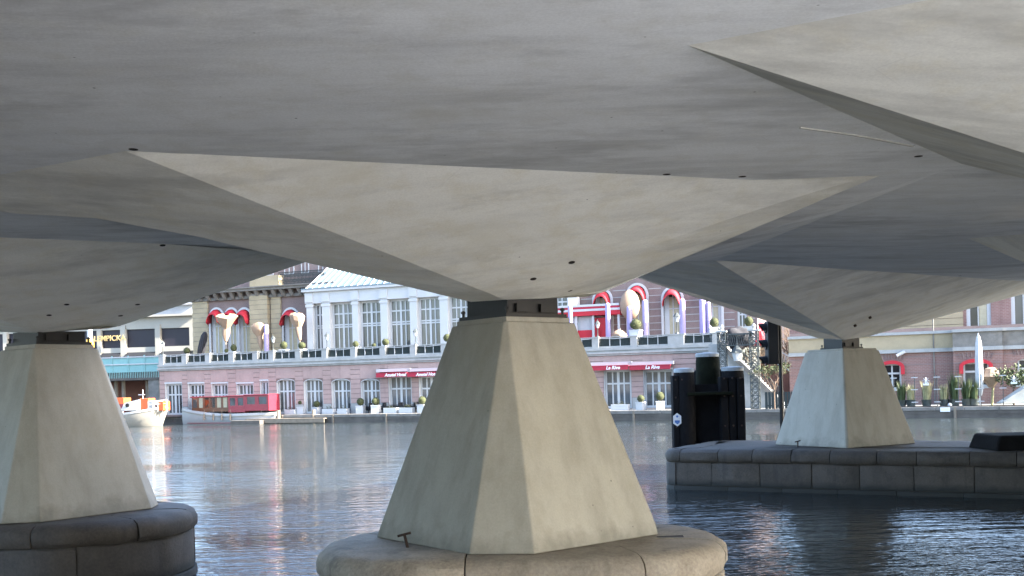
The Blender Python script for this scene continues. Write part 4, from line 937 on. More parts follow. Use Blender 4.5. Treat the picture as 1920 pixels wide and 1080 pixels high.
pls = [(350,'HT',-1.0,.95,'ball planter at the left end of the terrace by the charcoal parasol'), (438,'HT',-1.2,1.0,'ball planter on the terrace before the three left arches'), (424,'HT',-.9,.62,'small ball planter left of the arch planter on the terrace'),
       (532,'HT',-1.0,1.0,'ball planter left of the single red arch by the white pavilion'), (566,'HT',-1.0,1.0,'ball planter at the left corner of the white pavilion'),
       (667,'HT',-1.2,.9,'ball planter before the second wide pavilion window'), (701,'HT',-2.0,.6,'low ball planter half hidden behind the terrace railing'), (723,'HT',-1.2,.95,'ball planter before the third wide pavilion window'), (839,'HT',-1.0,1.0,'ball planter on the terrace just left of the middle pier'),
       (1193,'HT',-.7,1.25,'ball planter beside the beige egg shaped form'), (1340,'HT',-.7,1.25,'ball planter at the right end of the terrace'), (1405,'HT',-1.6,1.2,'ball planter beyond the lattice gate on the terrace'),
       (566,'Q',-1.8,.95,'first ball planter right of the red boat on the quay'), (594,'Q',-1.8,.95,'second ball planter right of the red boat on the quay'), (676,'Q',-1.6,1.0,'left ball planter beside the black chairs on the quay'), (705,'Q',-1.6,1.0,'right ball planter beside the black chairs on the quay'), (792,'Q',-1.6,1.0,'ball planter on the quay touching the middle pier outline'),
       (1202,'Q',-1.6,.95,'left ball planter under the La Rive awning'), (1238,'Q',-1.6,.95,'right ball planter under the La Rive awning')]
used = False
for px, lv, o, s_c, lab in pls:
    if lv == 'HT': s0 = HF.hit(px, 645, o)[0]; p = HF.P(s0, o, ZC1-.02 if s_c > .7 else ZC1+.5)
    else: s0 = QF.hit(px, 765, o)[0]; p = QF.P(s0, o, QZ)
    if lv == 'HT' and s_c > .7: p.z = ZC1+.35 if px < 1100 else ZC1+.55
    if not used: planter0.location = p; planter0.rotation_euler = (0,0,RZ); planter0.scale = (s_c,)*3; planter0['label'] = lab; used = True
    else:
        cp = copy_thing(planter0, p, lab, RZ + rng.uniform(-.3, .3), s_c*rng.uniform(.94, 1.06))
        for ch in cp.children:
            if ch.name.startswith('topiary'): ch.scale = (rng.uniform(.86,1.12), rng.uniform(.86,1.12), rng.uniform(.95,1.06)); ch.rotation_euler = (0, 0, rng.uniform(0,6))
    if lv == 'HT':                        # the tub stands on a stone block on the terrace
        bm = bmesh.new(); bx = .34*s_c; box(bm, p.x-bx, p.x+bx, p.y-bx, p.y+bx, ZC1-.02, p.z-.003); pd_ = obj('terrace_block', bm, M['grey_stone'], hotel)
for px, lab, wd in ((616,'low white planter box left of the two black chair planters',1.3), (643,'low white planter box next to the black chairs',1.1), (733,'wide white planter box before the left Amstel Hotel door',1.45), (762,'wide white planter box before the right Amstel Hotel door',1.45), (1163,'low white planter box nearest the middle pier under La Rive',1.5), (545,'low white planter box behind the red boat stern',1.2)):
    s0 = QF.hit(px, 770, -1.4)[0]; p = QF.P(s0, -1.4, QZ); t = thing('planter_box', lab, 'planter', p, 'low white planter boxes')
    bm = bmesh.new(); fbox(bm, QF, s0-wd/2, s0+wd/2, -1.75, -1.2, QZ, QZ+.5); obj('trough', bm, M['white'], t, bevel=.02)
    bm = bmesh.new(); fbox(bm, QF, s0-wd/2+.05, s0+wd/2-.05, -1.7, -1.25, QZ+.45, QZ+.53); leafball(bm, QF.P(s0, -1.47, QZ+.52), .3, 60, .05, rng); obj('low_plants', bm, M['topiary'], t)
# black wicker chairs and tables
def chair(s0, o, lab, face):
    p = QF.P(s0, o, QZ); t = thing('wicker_chair', lab, 'chair', p, 'black wicker terrace chairs')
    bm = bmesh.new(); fbox(bm, QF, s0-.33, s0+.33, o-.3, o+.3, QZ+.32, QZ+.45); obj('seat', bm, M['black_chair'], t, bevel=.03)
    bm = bmesh.new(); fbox(bm, QF, s0+face*.33-.05, s0+face*.33+.05, o-.33, o+.33, QZ+.3, QZ+.98); obj('backrest', bm, M['black_chair'], t, bevel=.03)
    for so in (-.3, .3):
        bm = bmesh.new(); fbox(bm, QF, s0-.3, s0+.3, o+so-.04, o+so+.04, QZ+.46, QZ+.66); obj('armrest', bm, M['black_chair'], t)
        for ss in (-.28, .28): bm = bmesh.new(); fbox(bm, QF, s0+ss-.03, s0+ss+.03, o+so-.03, o+so+.03, QZ, QZ+.32); obj('leg', bm, M['black_chair'], t)
for i, (px, f) in enumerate(((664,-1), (690,1), (718,1), (727,-1), (745,1), (757,-1), (777,1), (785,-1))):
    chair(QF.hit(px, 765, -2.6)[0], -2.6, ['leftmost black wicker chair on the quay terrace', 'black wicker chair between the two ball planters', 'black wicker chair right of the chair planters', 'black wicker chair left of the left Amstel door', 'black wicker chair before the left Amstel door', 'black wicker chair between the two wide planter boxes', 'black wicker chair before the right Amstel door', 'rightmost black wicker chair next to the middle pier'][i], f)
for px, lab in ((738,'small black table between chairs left of the wide boxes'), (768,'small black table between chairs by the right Amstel door')):
    s0 = QF.hit(px, 765, -2.4)[0]; p = QF.P(s0, -2.4, QZ); t = thing('terrace_table', lab, 'table', p, 'black terrace tables')
    bm = bmesh.new(); tube(bm, p+Vector((0,0,.72)), p+Vector((0,0,.76)), .42, .42, 16); obj('table_top', bm, M['black_chair'], t)
    bm = bmesh.new(); tube(bm, p+Vector((0,0,.03)), p+Vector((0,0,.72)), .04, .04, 8); tube(bm, p, p+Vector((0,0,.03)), .25, .25, 12); obj('leg', bm, M['black_chair'], t)
# lanterns on the balustrade piers
lan0 = thing('balustrade_lantern', 'x', 'lantern', (0,0,0), 'lanterns on the terrace balustrade')
bm = bmesh.new(); lathe(bm, [(.14,0), (.12,.08), (.04,.14), (.035,.75), (.07,.80)], n=8); c_ = obj('post', bm, M['lattice'], None, True); c_.parent = lan0
bm = bmesh.new(); lathe(bm, [(.10,.80), (.20,1.18)], n=6); c_ = obj('glass', bm, M['pile_cap'], None); c_.parent = lan0
bm = bmesh.new(); lathe(bm, [(.25,1.18), (.22,1.24), (.08,1.42), (.03,1.46), (.02,1.58)], n=6); c_ = obj('roof', bm, M['lattice'], None); c_.parent = lan0
for i, (px, lab) in enumerate(((305,'lantern at the left end of the balustrade before the dark panels'), (512,'lantern between the beige parasol and the single red arch'), (613,'lantern before the narrow pavilion window'), (779,'lantern between the pavilion windows left of the middle pier'), (1121,'lantern just right of the middle pier before the red stand'), (1270,'lantern before the third red arch right of the middle pier'))):
    s0 = HF.hit(px, 640, -.1)[0]; p = HF.P(s0, -.1, ZR); p.z = ZR-.002
    if i == 0: lan0.location = p; lan0['label'] = lab
    else: copy_thing(lan0, p, lab, 0, 1.0 if px != 1270 else 1.25)
# beige blown parasols and lilac columns
def funnel(label, px, ptop, pbot, o, wpx, lean, seed):
    s0, zt = HF.hit(px, ptop, o); p = HF.P(s0, o, ZC1); t = thing('beige_parasol', label, 'parasol', p, 'beige parasols on the terrace'); rr = random.Random(seed)
    r = wpx/2*p.y/FOC; zb_ = HF.hit(px, pbot, o)[1]
    bm = bmesh.new(); tube(bm, p, p+Vector((0,0,zb_-ZC1+.3)), .05, .05, 8); obj('pole', bm, M['grey_wood'], t)
    bm = bmesh.new(); n = 10; rings = []
    for f, k in ((0,.16), (.25,.36), (.5,.42), (.72,.82), (.9,1.0), (.98,.8), (1,.3)):
        rings.append([bm.verts.new(p + Vector((HF.d.x*lean*f, HF.d.y*lean*f, zb_-ZC1+(zt-zb_)*f + .18*r*math.sin(2*6.283*i/n+seed)*f)) + Vector((math.cos(6.283*i/n), math.sin(6.283*i/n), 0))*r*k*rr.uniform(.85, 1.1)) for i in range(n)])
    for a, b in zip(rings, rings[1:]):
        for i in range(n): bm.faces.new((a[i], a[(i+1)%n], b[(i+1)%n], b[i]))
    bm.faces.new(rings[0][::-1]); bm.faces.new(rings[-1]); obj('canopy', bm, M['beige'], t, True, 25)
funnel('beige parasol flaring upward before the first two red arches', 422, 591, 640, -1.6, 40, .2, 1)
funnel('beige folded parasol between the third red arch and the lantern', 489, 606, 655, -1.6, 30, -.3, 4)
funnel('beige parasol before the single red arch by the pavilion', 561, 588, 638, -1.6, 30, -.3, 6)
def column(label, px, ptop, w_, o=-1.4, leanpx=0):
    s0, zt = HF.hit(px, ptop, o); p = HF.P(s0, o, ZC1-.02); q = HF.P(HF.hit(px+leanpx, ptop, o)[0], o, zt); r = w_/2*p.y/FOC
    bm = bmesh.new(); n = 14; rings = []
    for f, k in ((0,1), (.3,1.02), (.7,1.0), (.955,.97), (.985,.8), (1,.4)):
        c = p.lerp(q, f); rings.append([bm.verts.new(c + Vector((math.cos(6.283*i/n), math.sin(6.283*i/n), 0))*r*k*(1 if i % 2 else .93)) for i in range(n)])
    for a, b in zip(rings, rings[1:]):
        for i in range(n): bm.faces.new((a[i], a[(i+1)%n], b[(i+1)%n], b[i]))
    bm.faces.new(rings[0][::-1]); bm.faces.new(rings[-1])
    tag(obj('lilac_column', bm, M['lilac'], None, True, 60), label, 'column', 'lilac columns on the terrace')
for px, pt_, w_, lab in ((499,608,9,'lilac column behind the left beige folded parasol'), (1069,573,9,'lilac column before the red and white stand next to the middle pier'), (1139,568,9.5,'lilac column at the right end of the red stand'), (1180,574,11,'lilac column before the beige egg shaped form'), (1209,562,11,'lilac column right of the beige egg shaped form'), (1279,560,11,'lilac column right of the third red arch'), (1317,560,13,'left of two lilac columns side by side on the terrace'), (1328,566,9,'right of two lilac columns side by side on the terrace')): column(lab, px, pt_, w_)
s0, z0 = HF.hit(1181, 571, -2.4); p = HF.P(s0, -2.4, z0)
eg = thing('egg_form', 'large upright beige egg shaped form on the terrace', 'sculpture', HF.P(s0, -2.4, ZC1))
bm = bmesh.new(); lathe(bm, [(.02,-1.35), (.5,-1.2), (.82,-.8), (.98,-.25), (.95,.25), (.78,.75), (.5,1.1), (.2,1.28), (.02,1.32)], p, 20, .92, .5); obj('shell', bm, M['beige'], eg, True, 70)
bm = bmesh.new(); tube(bm, HF.P(s0, -2.4, ZC1-.02), p - Vector((0,0,1.2)), .12, .1, 8); obj('stand', bm, M['grey_wood'], eg, True)
s0, z0 = HF.hit(1160, 608, -2.0); bm = bmesh.new(); lathe(bm, [(.3,0), (.72,.3), (.85,.75), (.7,1.25), (.35,1.6), (.05,1.68)], HF.P(s0, -2.0, ZC1-.02), 18, 1, .6); tag(obj('beige_dome', bm, M['beige'], None, True, 70), 'squat beige dome below the egg shaped form', 'sculpture')
# red and white stand
a0_, a1_, z0, z1 = HF.rect(1036, 571, 1163, 592, -2.2)
st = thing('terrace_stand', 'red and white striped stand on the terrace beside the middle pier', 'stand', HF.P((a0_+a1_)/2, -2.2, ZC1))
h = (z1-z0)/5
for k, mt in enumerate(('red_canvas', 'red_canvas', 'white', 'crimson', 'white')):
    bm = bmesh.new(); ind = .35 if k < 2 else 0.0; fbox(bm, HF, a0_+ind, a1_-.02*k, -3.6, -2.2+(.04 if k % 2 == 0 else .02), z0+k*h+.002, z0+(k+1)*h-.002); obj('roof_stripe', bm, M[mt], st)
for px in (1046, 1080, 1112, 1160):
    s0 = HF.hit(px, 610, -2.3)[0]; bm = bmesh.new(); fbox(bm, HF, s0-.1, s0+.1, -2.5, -2.3, ZC1-.02, z0); obj('post', bm, M['white'], st)
s0, s1, za_, zb_ = HF.rect(1112, 596, 1137, 626, -2.6); bm = bmesh.new(); fbox(bm, HF, s0, s1, -3.2, -2.6, ZC1-.02, zb_); obj('red_panel', bm, M['red_canvas'], st)
s0, s1, za_, zb_ = HF.rect(1060, 594, 1110, 620, -2.8); bm = bmesh.new(); fbox(bm, HF, s0, s1, -3.0, -2.8, za_, zb_); obj('white_panel', bm, M['white'], st)
bm = bmesh.new(); fbox(bm, HF, s0, s1+.8, -3.0, -2.5, ZC1-.02, za_); obj('red_counter', bm, M['red_canvas'], st)

# ------------------------------------------------------------------ gate, stairs and trees between the hotel and the last pier
GF = Frame(*at(1385, 740, 81).xy, -24.0)
gate = thing('lattice_gate', 'tall grey lattice gate with a hanging lantern beside the timber dolphin', 'gate', GF.P(0, 0, QZ))
zt = GF.hit(1385, 622)[1]
gx = [GF.hit(1355, 680)[0], GF.hit(1415, 680)[0]]
for x in gx:
    hw = .30; bm = bmesh.new()
    for sx in (-hw, hw):
        for so in (-hw, hw): fbox(bm, GF, x+sx-.035, x+sx+.035, so-.035, so+.035, QZ, zt)
    z = QZ
    while z < zt-.3:
        for so in (-hw, hw): bar(bm, GF.P(x-hw, so, z), GF.P(x+hw, so, z+.5), .045); bar(bm, GF.P(x+hw, so, z), GF.P(x-hw, so, z+.5), .045); fbox(bm, GF, x-hw, x+hw, so-.02, so+.02, z, z+.05)
        for sx in (-hw, hw): bar(bm, GF.P(x+sx, -hw, z), GF.P(x+sx, hw, z+.5), .04)
        z += .5
    g_ = obj('lattice_pillar', bm, M['lattice'], gate)
    bm = bmesh.new(); fbox(bm, GF, x-.42, x+.42, -.42, .42, zt, zt+.12); lathe(bm, [(.2,.12), (.1,.2), (.18,.4), (.05,.6)], GF.P(x, 0, zt), 8); obj('finial', bm, M['grey_stone'], g_)
bm = bmesh.new(); fbox(bm, GF, gx[0], gx[1], -.06, .06, zt-.25, zt-.12); fbox(bm, GF, gx[0], gx[1], -.06, .06, zt-1.1, zt-1.0)
k = 14
for i in range(k):
    xa = gx[0]+(gx[1]-gx[0])*i/k; xb = gx[0]+(gx[1]-gx[0])*(i+1)/k; bar(bm, GF.P(xa, 0, zt-1.05), GF.P(xb, 0, zt-.2), .035); bar(bm, GF.P(xb, 0, zt-1.05), GF.P(xa, 0, zt-.2), .035)
obj('lattice_beam', bm, M['lattice'], gate)
s0, z0 = GF.hit(1383, 668); lg = thing('hanging_lantern', 'white glass lantern with grey roof hanging in the lattice gate', 'lantern', GF.P(s0, .1, z0))
bm = bmesh.new(); lathe(bm, [(.28,-.35), (.42,.28)], GF.P(s0, .1, z0), 6); obj('glass', bm, M['white'], lg)
bm = bmesh.new(); lathe(bm, [(.55,.28), (.50,.36), (.18,.78), (.08,.85), (.04,1.4)], GF.P(s0, .1, z0), 6); obj('roof', bm, M['lattice'], lg)
bm = bmesh.new(); tube(bm, GF.P(s0, .1, z0+.8), GF.P(s0, .1, zt-.2), .02, .02, 6); obj('chain', bm, M['lattice'], lg)
s0, z0 = GF.hit(1388, 634, -.8); lump('bundled_cover', 'dark grey bundled cloth above the lantern of the lattice gate', 'cover', GF.P(s0, -.6, z0), .85, .45, 1.0, M['dark_cloth'], 8, .22)
# stairs from the terrace down to the quay
SF = Frame(*at(1420, 740, 83).xy, -24.0); zst = 6.0
stp = thing('terrace_stairs', 'grey stone stairs with iron railing beside the lattice gate', 'stairs', SF.P(0, 0, QZ))
xa, xb = SF.hit(1350, 700)[0], SF.hit(1470, 740)[0]; n = 26
for i in range(n):
    x0 = xa+(xb-xa)*i/n; x1 = xa+(xb-xa)*(i+1)/n; z1 = zst-(zst-QZ)*i/n
    bm = bmesh.new(); fbox(bm, SF, x0, x1-.003, -2.2, 0, QZ-.02, z1); obj('step', bm, M['grey_stone'], stp)
bm = bmesh.new(); quadbox(bm, [SF.P(xa,.0,zst-.1), SF.P(xb,.0,QZ-.1), SF.P(xb,.3,QZ-.1), SF.P(xa,.3,zst-.1), SF.P(xa,.0,zst+.35), SF.P(xb,.0,QZ+.35), SF.P(xb,.3,QZ+.35), SF.P(xa,.3,zst+.35)]); obj('stringer', bm, M['soot_stone'], stp)
bm = bmesh.new()
for i in range(40):
    f = i/39; x = xa+(xb-xa)*f; z = zst+(QZ-zst)*f+.35; fbox(bm, SF, x-.02, x+.02, .12, .17, z, z+.9)
bar(bm, SF.P(xa,.145,zst+1.25), SF.P(xb,.145,QZ+1.25), .07); bar(bm, SF.P(xa,.145,zst+.8), SF.P(xb,.145,QZ+.8), .05); obj('handrail', bm, M['lattice'], stp)
bm = bmesh.new(); fbox(bm, SF, xa+.1, xb-2.6, -.04, -.002, QZ, 2.6); obj('under_stair_wall', bm, M['brick_pink'], stp)
bm = bmesh.new(); fbox(bm, SF, xa-.9, xa, -3, -.02, QZ, zst); obj('landing', bm, M['grey_stone'], stp)
# dark slatted bin screen and red stair on the right
s0, s1, z0, z1 = GF.rect(1437, 735, 1462, 766, .6); scn = thing('slatted_screen', 'dark slatted screen at the foot of the small green tree', 'screen', GF.P(s0, .6, QZ))
for i in range(9):
    x = s0-.1+(s1-s0+1.2)*i/9; bm = bmesh.new(); fbox(bm, GF, x, x+.2, .55, .62, QZ, z1); obj('slat', bm, M['green_iron'], scn)
bm = bmesh.new(); fbox(bm, GF, s0-.1, s1+1.2, .50, .549, QZ+.2, QZ+.3); obj('rail', bm, M['green_iron'], scn)
RS = Frame(*at(1480, 700, 88).xy, -24.0); rs_ = thing('red_stairs', 'reddish stairs with white railing left of the blue lit pier', 'stairs', RS.P(0, 0, QZ))
xa, xb = RS.hit(1440, 665)[0], RS.hit(1516, 730)[0]; za_, zb_ = RS.hit(1462, 678)[1], RS.hit(1500, 718)[1]
for i in range(14):
    x0 = xa+(xb-xa)*i/14; x1 = xa+(xb-xa)*(i+1)/14; bm = bmesh.new(); fbox(bm, RS, x0, x1-.003, -1.8, 0, QZ, za_+(zb_-za_)*i/14+.4); obj('step', bm, M['terracotta'], rs_)
bm = bmesh.new(); bar(bm, RS.P(xa,.1,za_+1.6), RS.P(xb,.1,zb_+1.2), .09); bar(bm, RS.P(xa,.1,za_+.4), RS.P(xb,.1,zb_+.1), .16)
for i in range(12):
    f = i/11; bar(bm, RS.P(xa+(xb-xa)*f,.1,za_+(zb_-za_)*f+.35), RS.P(xa+(xb-xa)*f,.1,za_+(zb_-za_)*f+1.4), .05)
obj('railing', bm, M['white'], rs_)
# wall and house behind the trees
BF = Frame(*at(1480, 660, 98).xy, -20.0); hb_ = thing('rear_house', 'terracotta and cream house behind the bare tree', 'building', BF.P(0, 0, QZ))
b0, b1 = BF.hit(1425, 650)[0], BF.hit(1680, 650)[0]
bm = bmesh.new(); fbox(bm, BF, b0, b1, -8, 0, QZ, 4.6); obj('lower_wall', bm, M['terracotta'], hb_)
bm = bmesh.new(); fbox(bm, BF, b0, b1, -8, -.1, 4.6, 14); obj('upper_wall', bm, M['cream'], hb_)
bm = bmesh.new(); fbox(bm, BF, b0, b1, -.1, .2, 4.55, 4.8); obj('string_course', bm, M['grey_stone'], hb_)
for k in range(5):
    x = b0+1.0+2.4*k; window(hb_, BF, x, x+1.2, 5.6, 8.0, -.05, 2, (.5,), 0, .1, .07)
# bare trees
def bare_tree(label, base, h, seed, leafy=None, spread=.55, depth=5, r0=.14):
    rr = random.Random(seed); t = thing('bare_tree' if not leafy else 'small_tree', label, 'tree', base)
    bt = bmesh.new(); bw = bmesh.new(); tips = []
    def grow(p, d, ln, r, lv):
        q = p + d*ln; tube(bt if lv < 2 else bw, p, q, r, r*.7, 6 if lv < 2 else 3, False)
        if lv >= depth: tips.append(q); return
        for k in range(rr.choice((2,3,3)) if lv else 4):
            nd = (d + Vector((rr.uniform(-1,1), rr.uniform(-1,1), rr.uniform(-.35,.7)))*spread).normalized(); grow(p.lerp(q, rr.uniform(.6,1)), nd, ln*rr.uniform(.6,.8), r*.6, lv+1)
    grow(Vector(base), Vector((0,0,1)), h*.33, r0, 0)
    obj('trunk', bt, M['bark'], t); obj('crown' if not leafy else 'branches', bw, M['bark'], t)
    if leafy:
        bm = bmesh.new()
        for q in tips[:400]: leafball(bm, q, .28, 9, .06, rr)
        obj('crown', bm, M['leaf'], t)
def ground_at(px, Z): p = at(px, 740, Z); return Vector((p.x, p.y, QZ))
bare_tree('bare brown tree just right of the boat traffic light', ground_at(1478, 90), 8.2, 3, spread=.7, r0=.2)
bare_tree('bare brown tree behind the blue lit pier', ground_at(1516, 92), 8.0, 5, spread=.7, r0=.18)
bare_tree('thin bare brown tree between the lattice gate and the traffic light', ground_at(1408, 92), 7.4, 9, spread=.7, r0=.13)
bare_tree('pale bare tree right behind the hanging lantern', ground_at(1384, 90), 6.2, 21, spread=.8, r0=.12)
bare_tree('bare brown tree behind the lattice gate', ground_at(1428, 94), 7.0, 22, spread=.8, r0=.14)
bare_tree('small green leaved tree at the foot of the stairs', ground_at(1452, 78.5), 4.2, 11, True, .6, 4, .06)
for px, zz, lab, m in ((1421, 618, 'upper red parasol half hidden behind the boat traffic light', 'red_canvas'), ):
    p = at(px, zz, 92); t = thing('red_parasol', lab, 'parasol', (p.x, p.y, ZC1))
    bm = bmesh.new(); tube(bm, (p.x, p.y, QZ), (p.x, p.y, p.z+.8), .05, .05, 8); obj('pole', bm, M['steel_dark'], t)
    bm = bmesh.new(); lathe(bm, [(1.6,-1.4), (1.62,-1.1), (1.1,-.1), (.4,.6), (.05,.8)], p, 8); obj('canopy', bm, M[m], t)

# ------------------------------------------------------------------ timber dolphin, traffic light, dark block
dz = 36.0; DC = at(1331, 760, dz)
dol = thing('timber_dolphin', 'black timber mooring dolphin with pale pile caps left of the blue lit pier', 'mooring dolphin', (DC.x, DC.y, 0))
def pile(px, ptop, wpx, Z, m, capm, nm='pile'):
    p = at(px, ptop, Z); r = wpx/2*Z/FOC; bm = bmesh.new(); n = 18; rr = random.Random(px); rings = []
    for z, k in ((-2,1.06), (.2,1.05), (1.2,1.02), (2.2,1.02), (p.z-.25,.97), (p.z-.06,.90)):
        rings.append([bm.verts.new((p.x + math.cos(6.283*i/n)*r*k*rr.uniform(.97,1.03), p.y + math.sin(6.283*i/n)*r*k*rr.uniform(.97,1.03), z)) for i in range(n)])
    for a, b in zip(rings, rings[1:]):
        for i in range(n): bm.faces.new((a[i], a[(i+1)%n], b[(i+1)%n], b[i]))
    bm.faces.new(rings[0][::-1]); bm.faces.new(rings[-1]); o = obj(nm, bm, m, dol, True, 50)
    bm = bmesh.new(); lathe(bm, [(r*.96,-.10), (r*.97,.0), (r*.90,.035), (r*.3,.06)], p, 18); obj('pile_cap', bm, capm, o, True, 40)
pile(1282, 693, 40, 35.4, M['dark_wood'], M['pile_cap']); pile(1373, 690, 44, 35.6, M['dark_wood'], M['pile_cap'])
pile(1326, 664, 46, 36.2, M['moss_wood'], M['pile_cap'])
pile(1310, 697, 40, 36.6, M['dark_wood'], M['dark_wood']); pile(1348, 695, 40, 36.7, M['dark_wood'], M['dark_wood'])
DF = Frame(DC.x, 35.05, 0)
s0, s1, z0, z1 = DF.rect(1288, 735, 1374, 741); bm = bmesh.new(); fbox(bm, DF, s0, s1, -.9, .12, z0, z1); obj('waling', bm, M['moss_wood'], dol, bevel=.02)
s0, s1, z0, z1 = DF.rect(1262, 697, 1300, 860); bm = bmesh.new(); bm.free()
for k_ in range(3):
    bm = bmesh.new(); wd_ = (s1-s0)/3; fbox(bm, DF, s0+wd_*k_+.015, s0+wd_*(k_+1)-.01, -.5, -.04-.025*(k_ % 2), -1, z1-.12-.05*(k_ == 1)); fb_ = obj('fender_plank', bm, M['dark_wood'], dol, bevel=.03)
    for z_ in (1.6, 2.6, 3.2): bm = bmesh.new(); tube(bm, DF.P(s0+wd_*(k_+.5), -.07, z_), DF.P(s0+wd_*(k_+.5), -.02, z_), .035, .03, 8); obj('bolt', bm, M['rust'], fb_)
s0, s1, z0, z1 = DF.rect(1352, 697, 1399, 860); bb_ = bmesh.new(); fbox(bb_, DF, s0-1.0, s0+.1, -1.0, -.55, -1, z1-.4); obj('back_board', bb_, M['dark_wood'], dol)
bm = bmesh.new(); bm.free()
for k_ in range(3):
    bm = bmesh.new(); wd_ = (s1-s0)/3; fbox(bm, DF, s0+wd_*k_+.01, s0+wd_*(k_+1)-.015, -.5, -.04-.025*(k_ % 2), -1, z1-.16-.06*(k_ == 2)); fb_ = obj('fender_plank', bm, M['dark_wood'], dol, bevel=.03)
    for z_ in (1.6, 2.6, 3.2): bm = bmesh.new(); tube(bm, DF.P(s0+wd_*(k_+.5), -.07, z_), DF.P(s0+wd_*(k_+.5), -.02, z_), .035, .03, 8); obj('bolt', bm, M['rust'], fb_)
s0, z0 = DF.hit(1270, 787, .0); bm = bmesh.new()
def hexa(bm, fr, s0, z0, w_, h, o, t):
    pts = [(0,h), (w_,h*.55), (w_,-h*.55), (0,-h), (-w_,-h*.55), (-w_,h*.55)]; f = [bm.verts.new(fr.P(s0+x, o+t, z0+y)) for x, y in pts]; g = [bm.verts.new(fr.P(s0+x, o, z0+y)) for x, y in pts]
    bm.faces.new(f); bm.faces.new(g[::-1])
    for i in range(6): bm.faces.new((g[i], g[(i+1)%6], f[(i+1)%6], f[i]))
hexa(bm, DF, s0, z0, .135, .225, -.035, .02); sg = obj('sign_plate', bm, M['sign_white'], dol)
bm = bmesh.new(); fbox(bm, DF, s0-.085, s0+.085, -.0148, -.0105, z0-.09, z0-.02); quadbox(bm, [DF.P(s0-.085,-.0148,z0-.092), DF.P(s0,-.0148,z0-.16), DF.P(s0,-.0105,z0-.16), DF.P(s0-.085,-.0105,z0-.092), DF.P(s0,-.0148,z0-.092), DF.P(s0+.085,-.0148,z0-.092), DF.P(s0+.085,-.0105,z0-.092), DF.P(s0,-.0105,z0-.092)]); hexa(bm, DF, s0, z0+.11, .035, .04, -.0148, .004); obj('sign_symbol', bm, M['sign_blue'], sg)
# boat traffic light
tz = 35.2; p = at(1464, 700, tz); tl = thing('boat_traffic_light', 'black hooded boat traffic light on a pole left of the blue lit pier', 'traffic light', (p.x, p.y, BZ))
bm = bmesh.new(); tube(bm, (p.x, p.y, BZ-.05), (p.x, p.y, at(1462,606,tz).z), .07, .06, 10); obj('pole', bm, M['steel_dark'], tl, True)
LFr = Frame(p.x, p.y, 0); s0, s1, z0, z1 = LFr.rect(1437, 602, 1458, 683)
bm = bmesh.new(); fbox(bm, LFr, s0, s1, -.25, .2, z0, z1); bx_ = obj('signal_box', bm, M['steel_dark'], tl, bevel=.03)
for k in range(3):
    z = z1-.25-(z1-z0-.35)*k/2*1.0; bm = bmesh.new(); tube(bm, LFr.P(s0, -.02, z), LFr.P(s0-.05, -.02, z), .16, .16, 14); obj('lens', bm, M['glass_dark'], bx_)
    bm = bmesh.new(); n = 9; a_ = []; b_ = []
    for i in range(n):
        th = math.pi*(i/(n-1))*1.2-.3; a_.append(bm.verts.new(LFr.P(s0, -.02+.19*math.cos(th), z+.19*math.sin(th)))); b_.append(bm.verts.new(LFr.P(s0-.10-.16*max(0, math.sin(th)), -.02+.19*math.cos(th), z+.19*math.sin(th)-.02)))
    for i in range(n-1): bm.faces.new((a_[i], a_[i+1], b_[i+1], b_[i]))
    hd = obj('hood', bm, M['awning_black'], bx_); hd.modifiers.new('solid', 'SOLIDIFY').thickness = .02
bm = bmesh.new(); bar(bm, LFr.P(s1-.02, 0, z0+.3), LFr.P(0, 0, z0+.3), .06); bar(bm, LFr.P(s1-.02, 0, z1-.3), LFr.P(0, 0, z1-.3), .06); obj('bracket', bm, M['steel_dark'], tl)
# dark plinth and next pier foot at the right edge
bp = at_h(1935, 840, BZ); blk = thing('dark_plinth', 'dark stepped block on the platform at the right edge', 'plinth', (bp.x, bp.y, BZ))
bm = bmesh.new(); k = bp.y/FOC
for (w0, w1, z0, z1) in ((1.25, 1.12, BZ-.02, BZ+.38),):
    quadbox(bm, [Vector((bp.x+x*a, bp.y+y*a, z)) for z, a in ((z0, w0), (z1, w1)) for x, y in ((-1,-.55), (1.4,-.55), (1.4,.8), (-1,.8))])
obj('lower_block', bm, M['dark_wood'], blk, bevel=.06)
bm = bmesh.new(); quadbox(bm, [Vector((bp.x+.55+x*a, bp.y+.1+y*a, z)) for z, a in ((BZ+.379, 1.0), (BZ+2.0, .45)) for x, y in ((.0,-.4), (1.6,-.4), (1.6,.6), (.0,.6))]); obj('upper_block', bm, M['dark_wood'], blk)

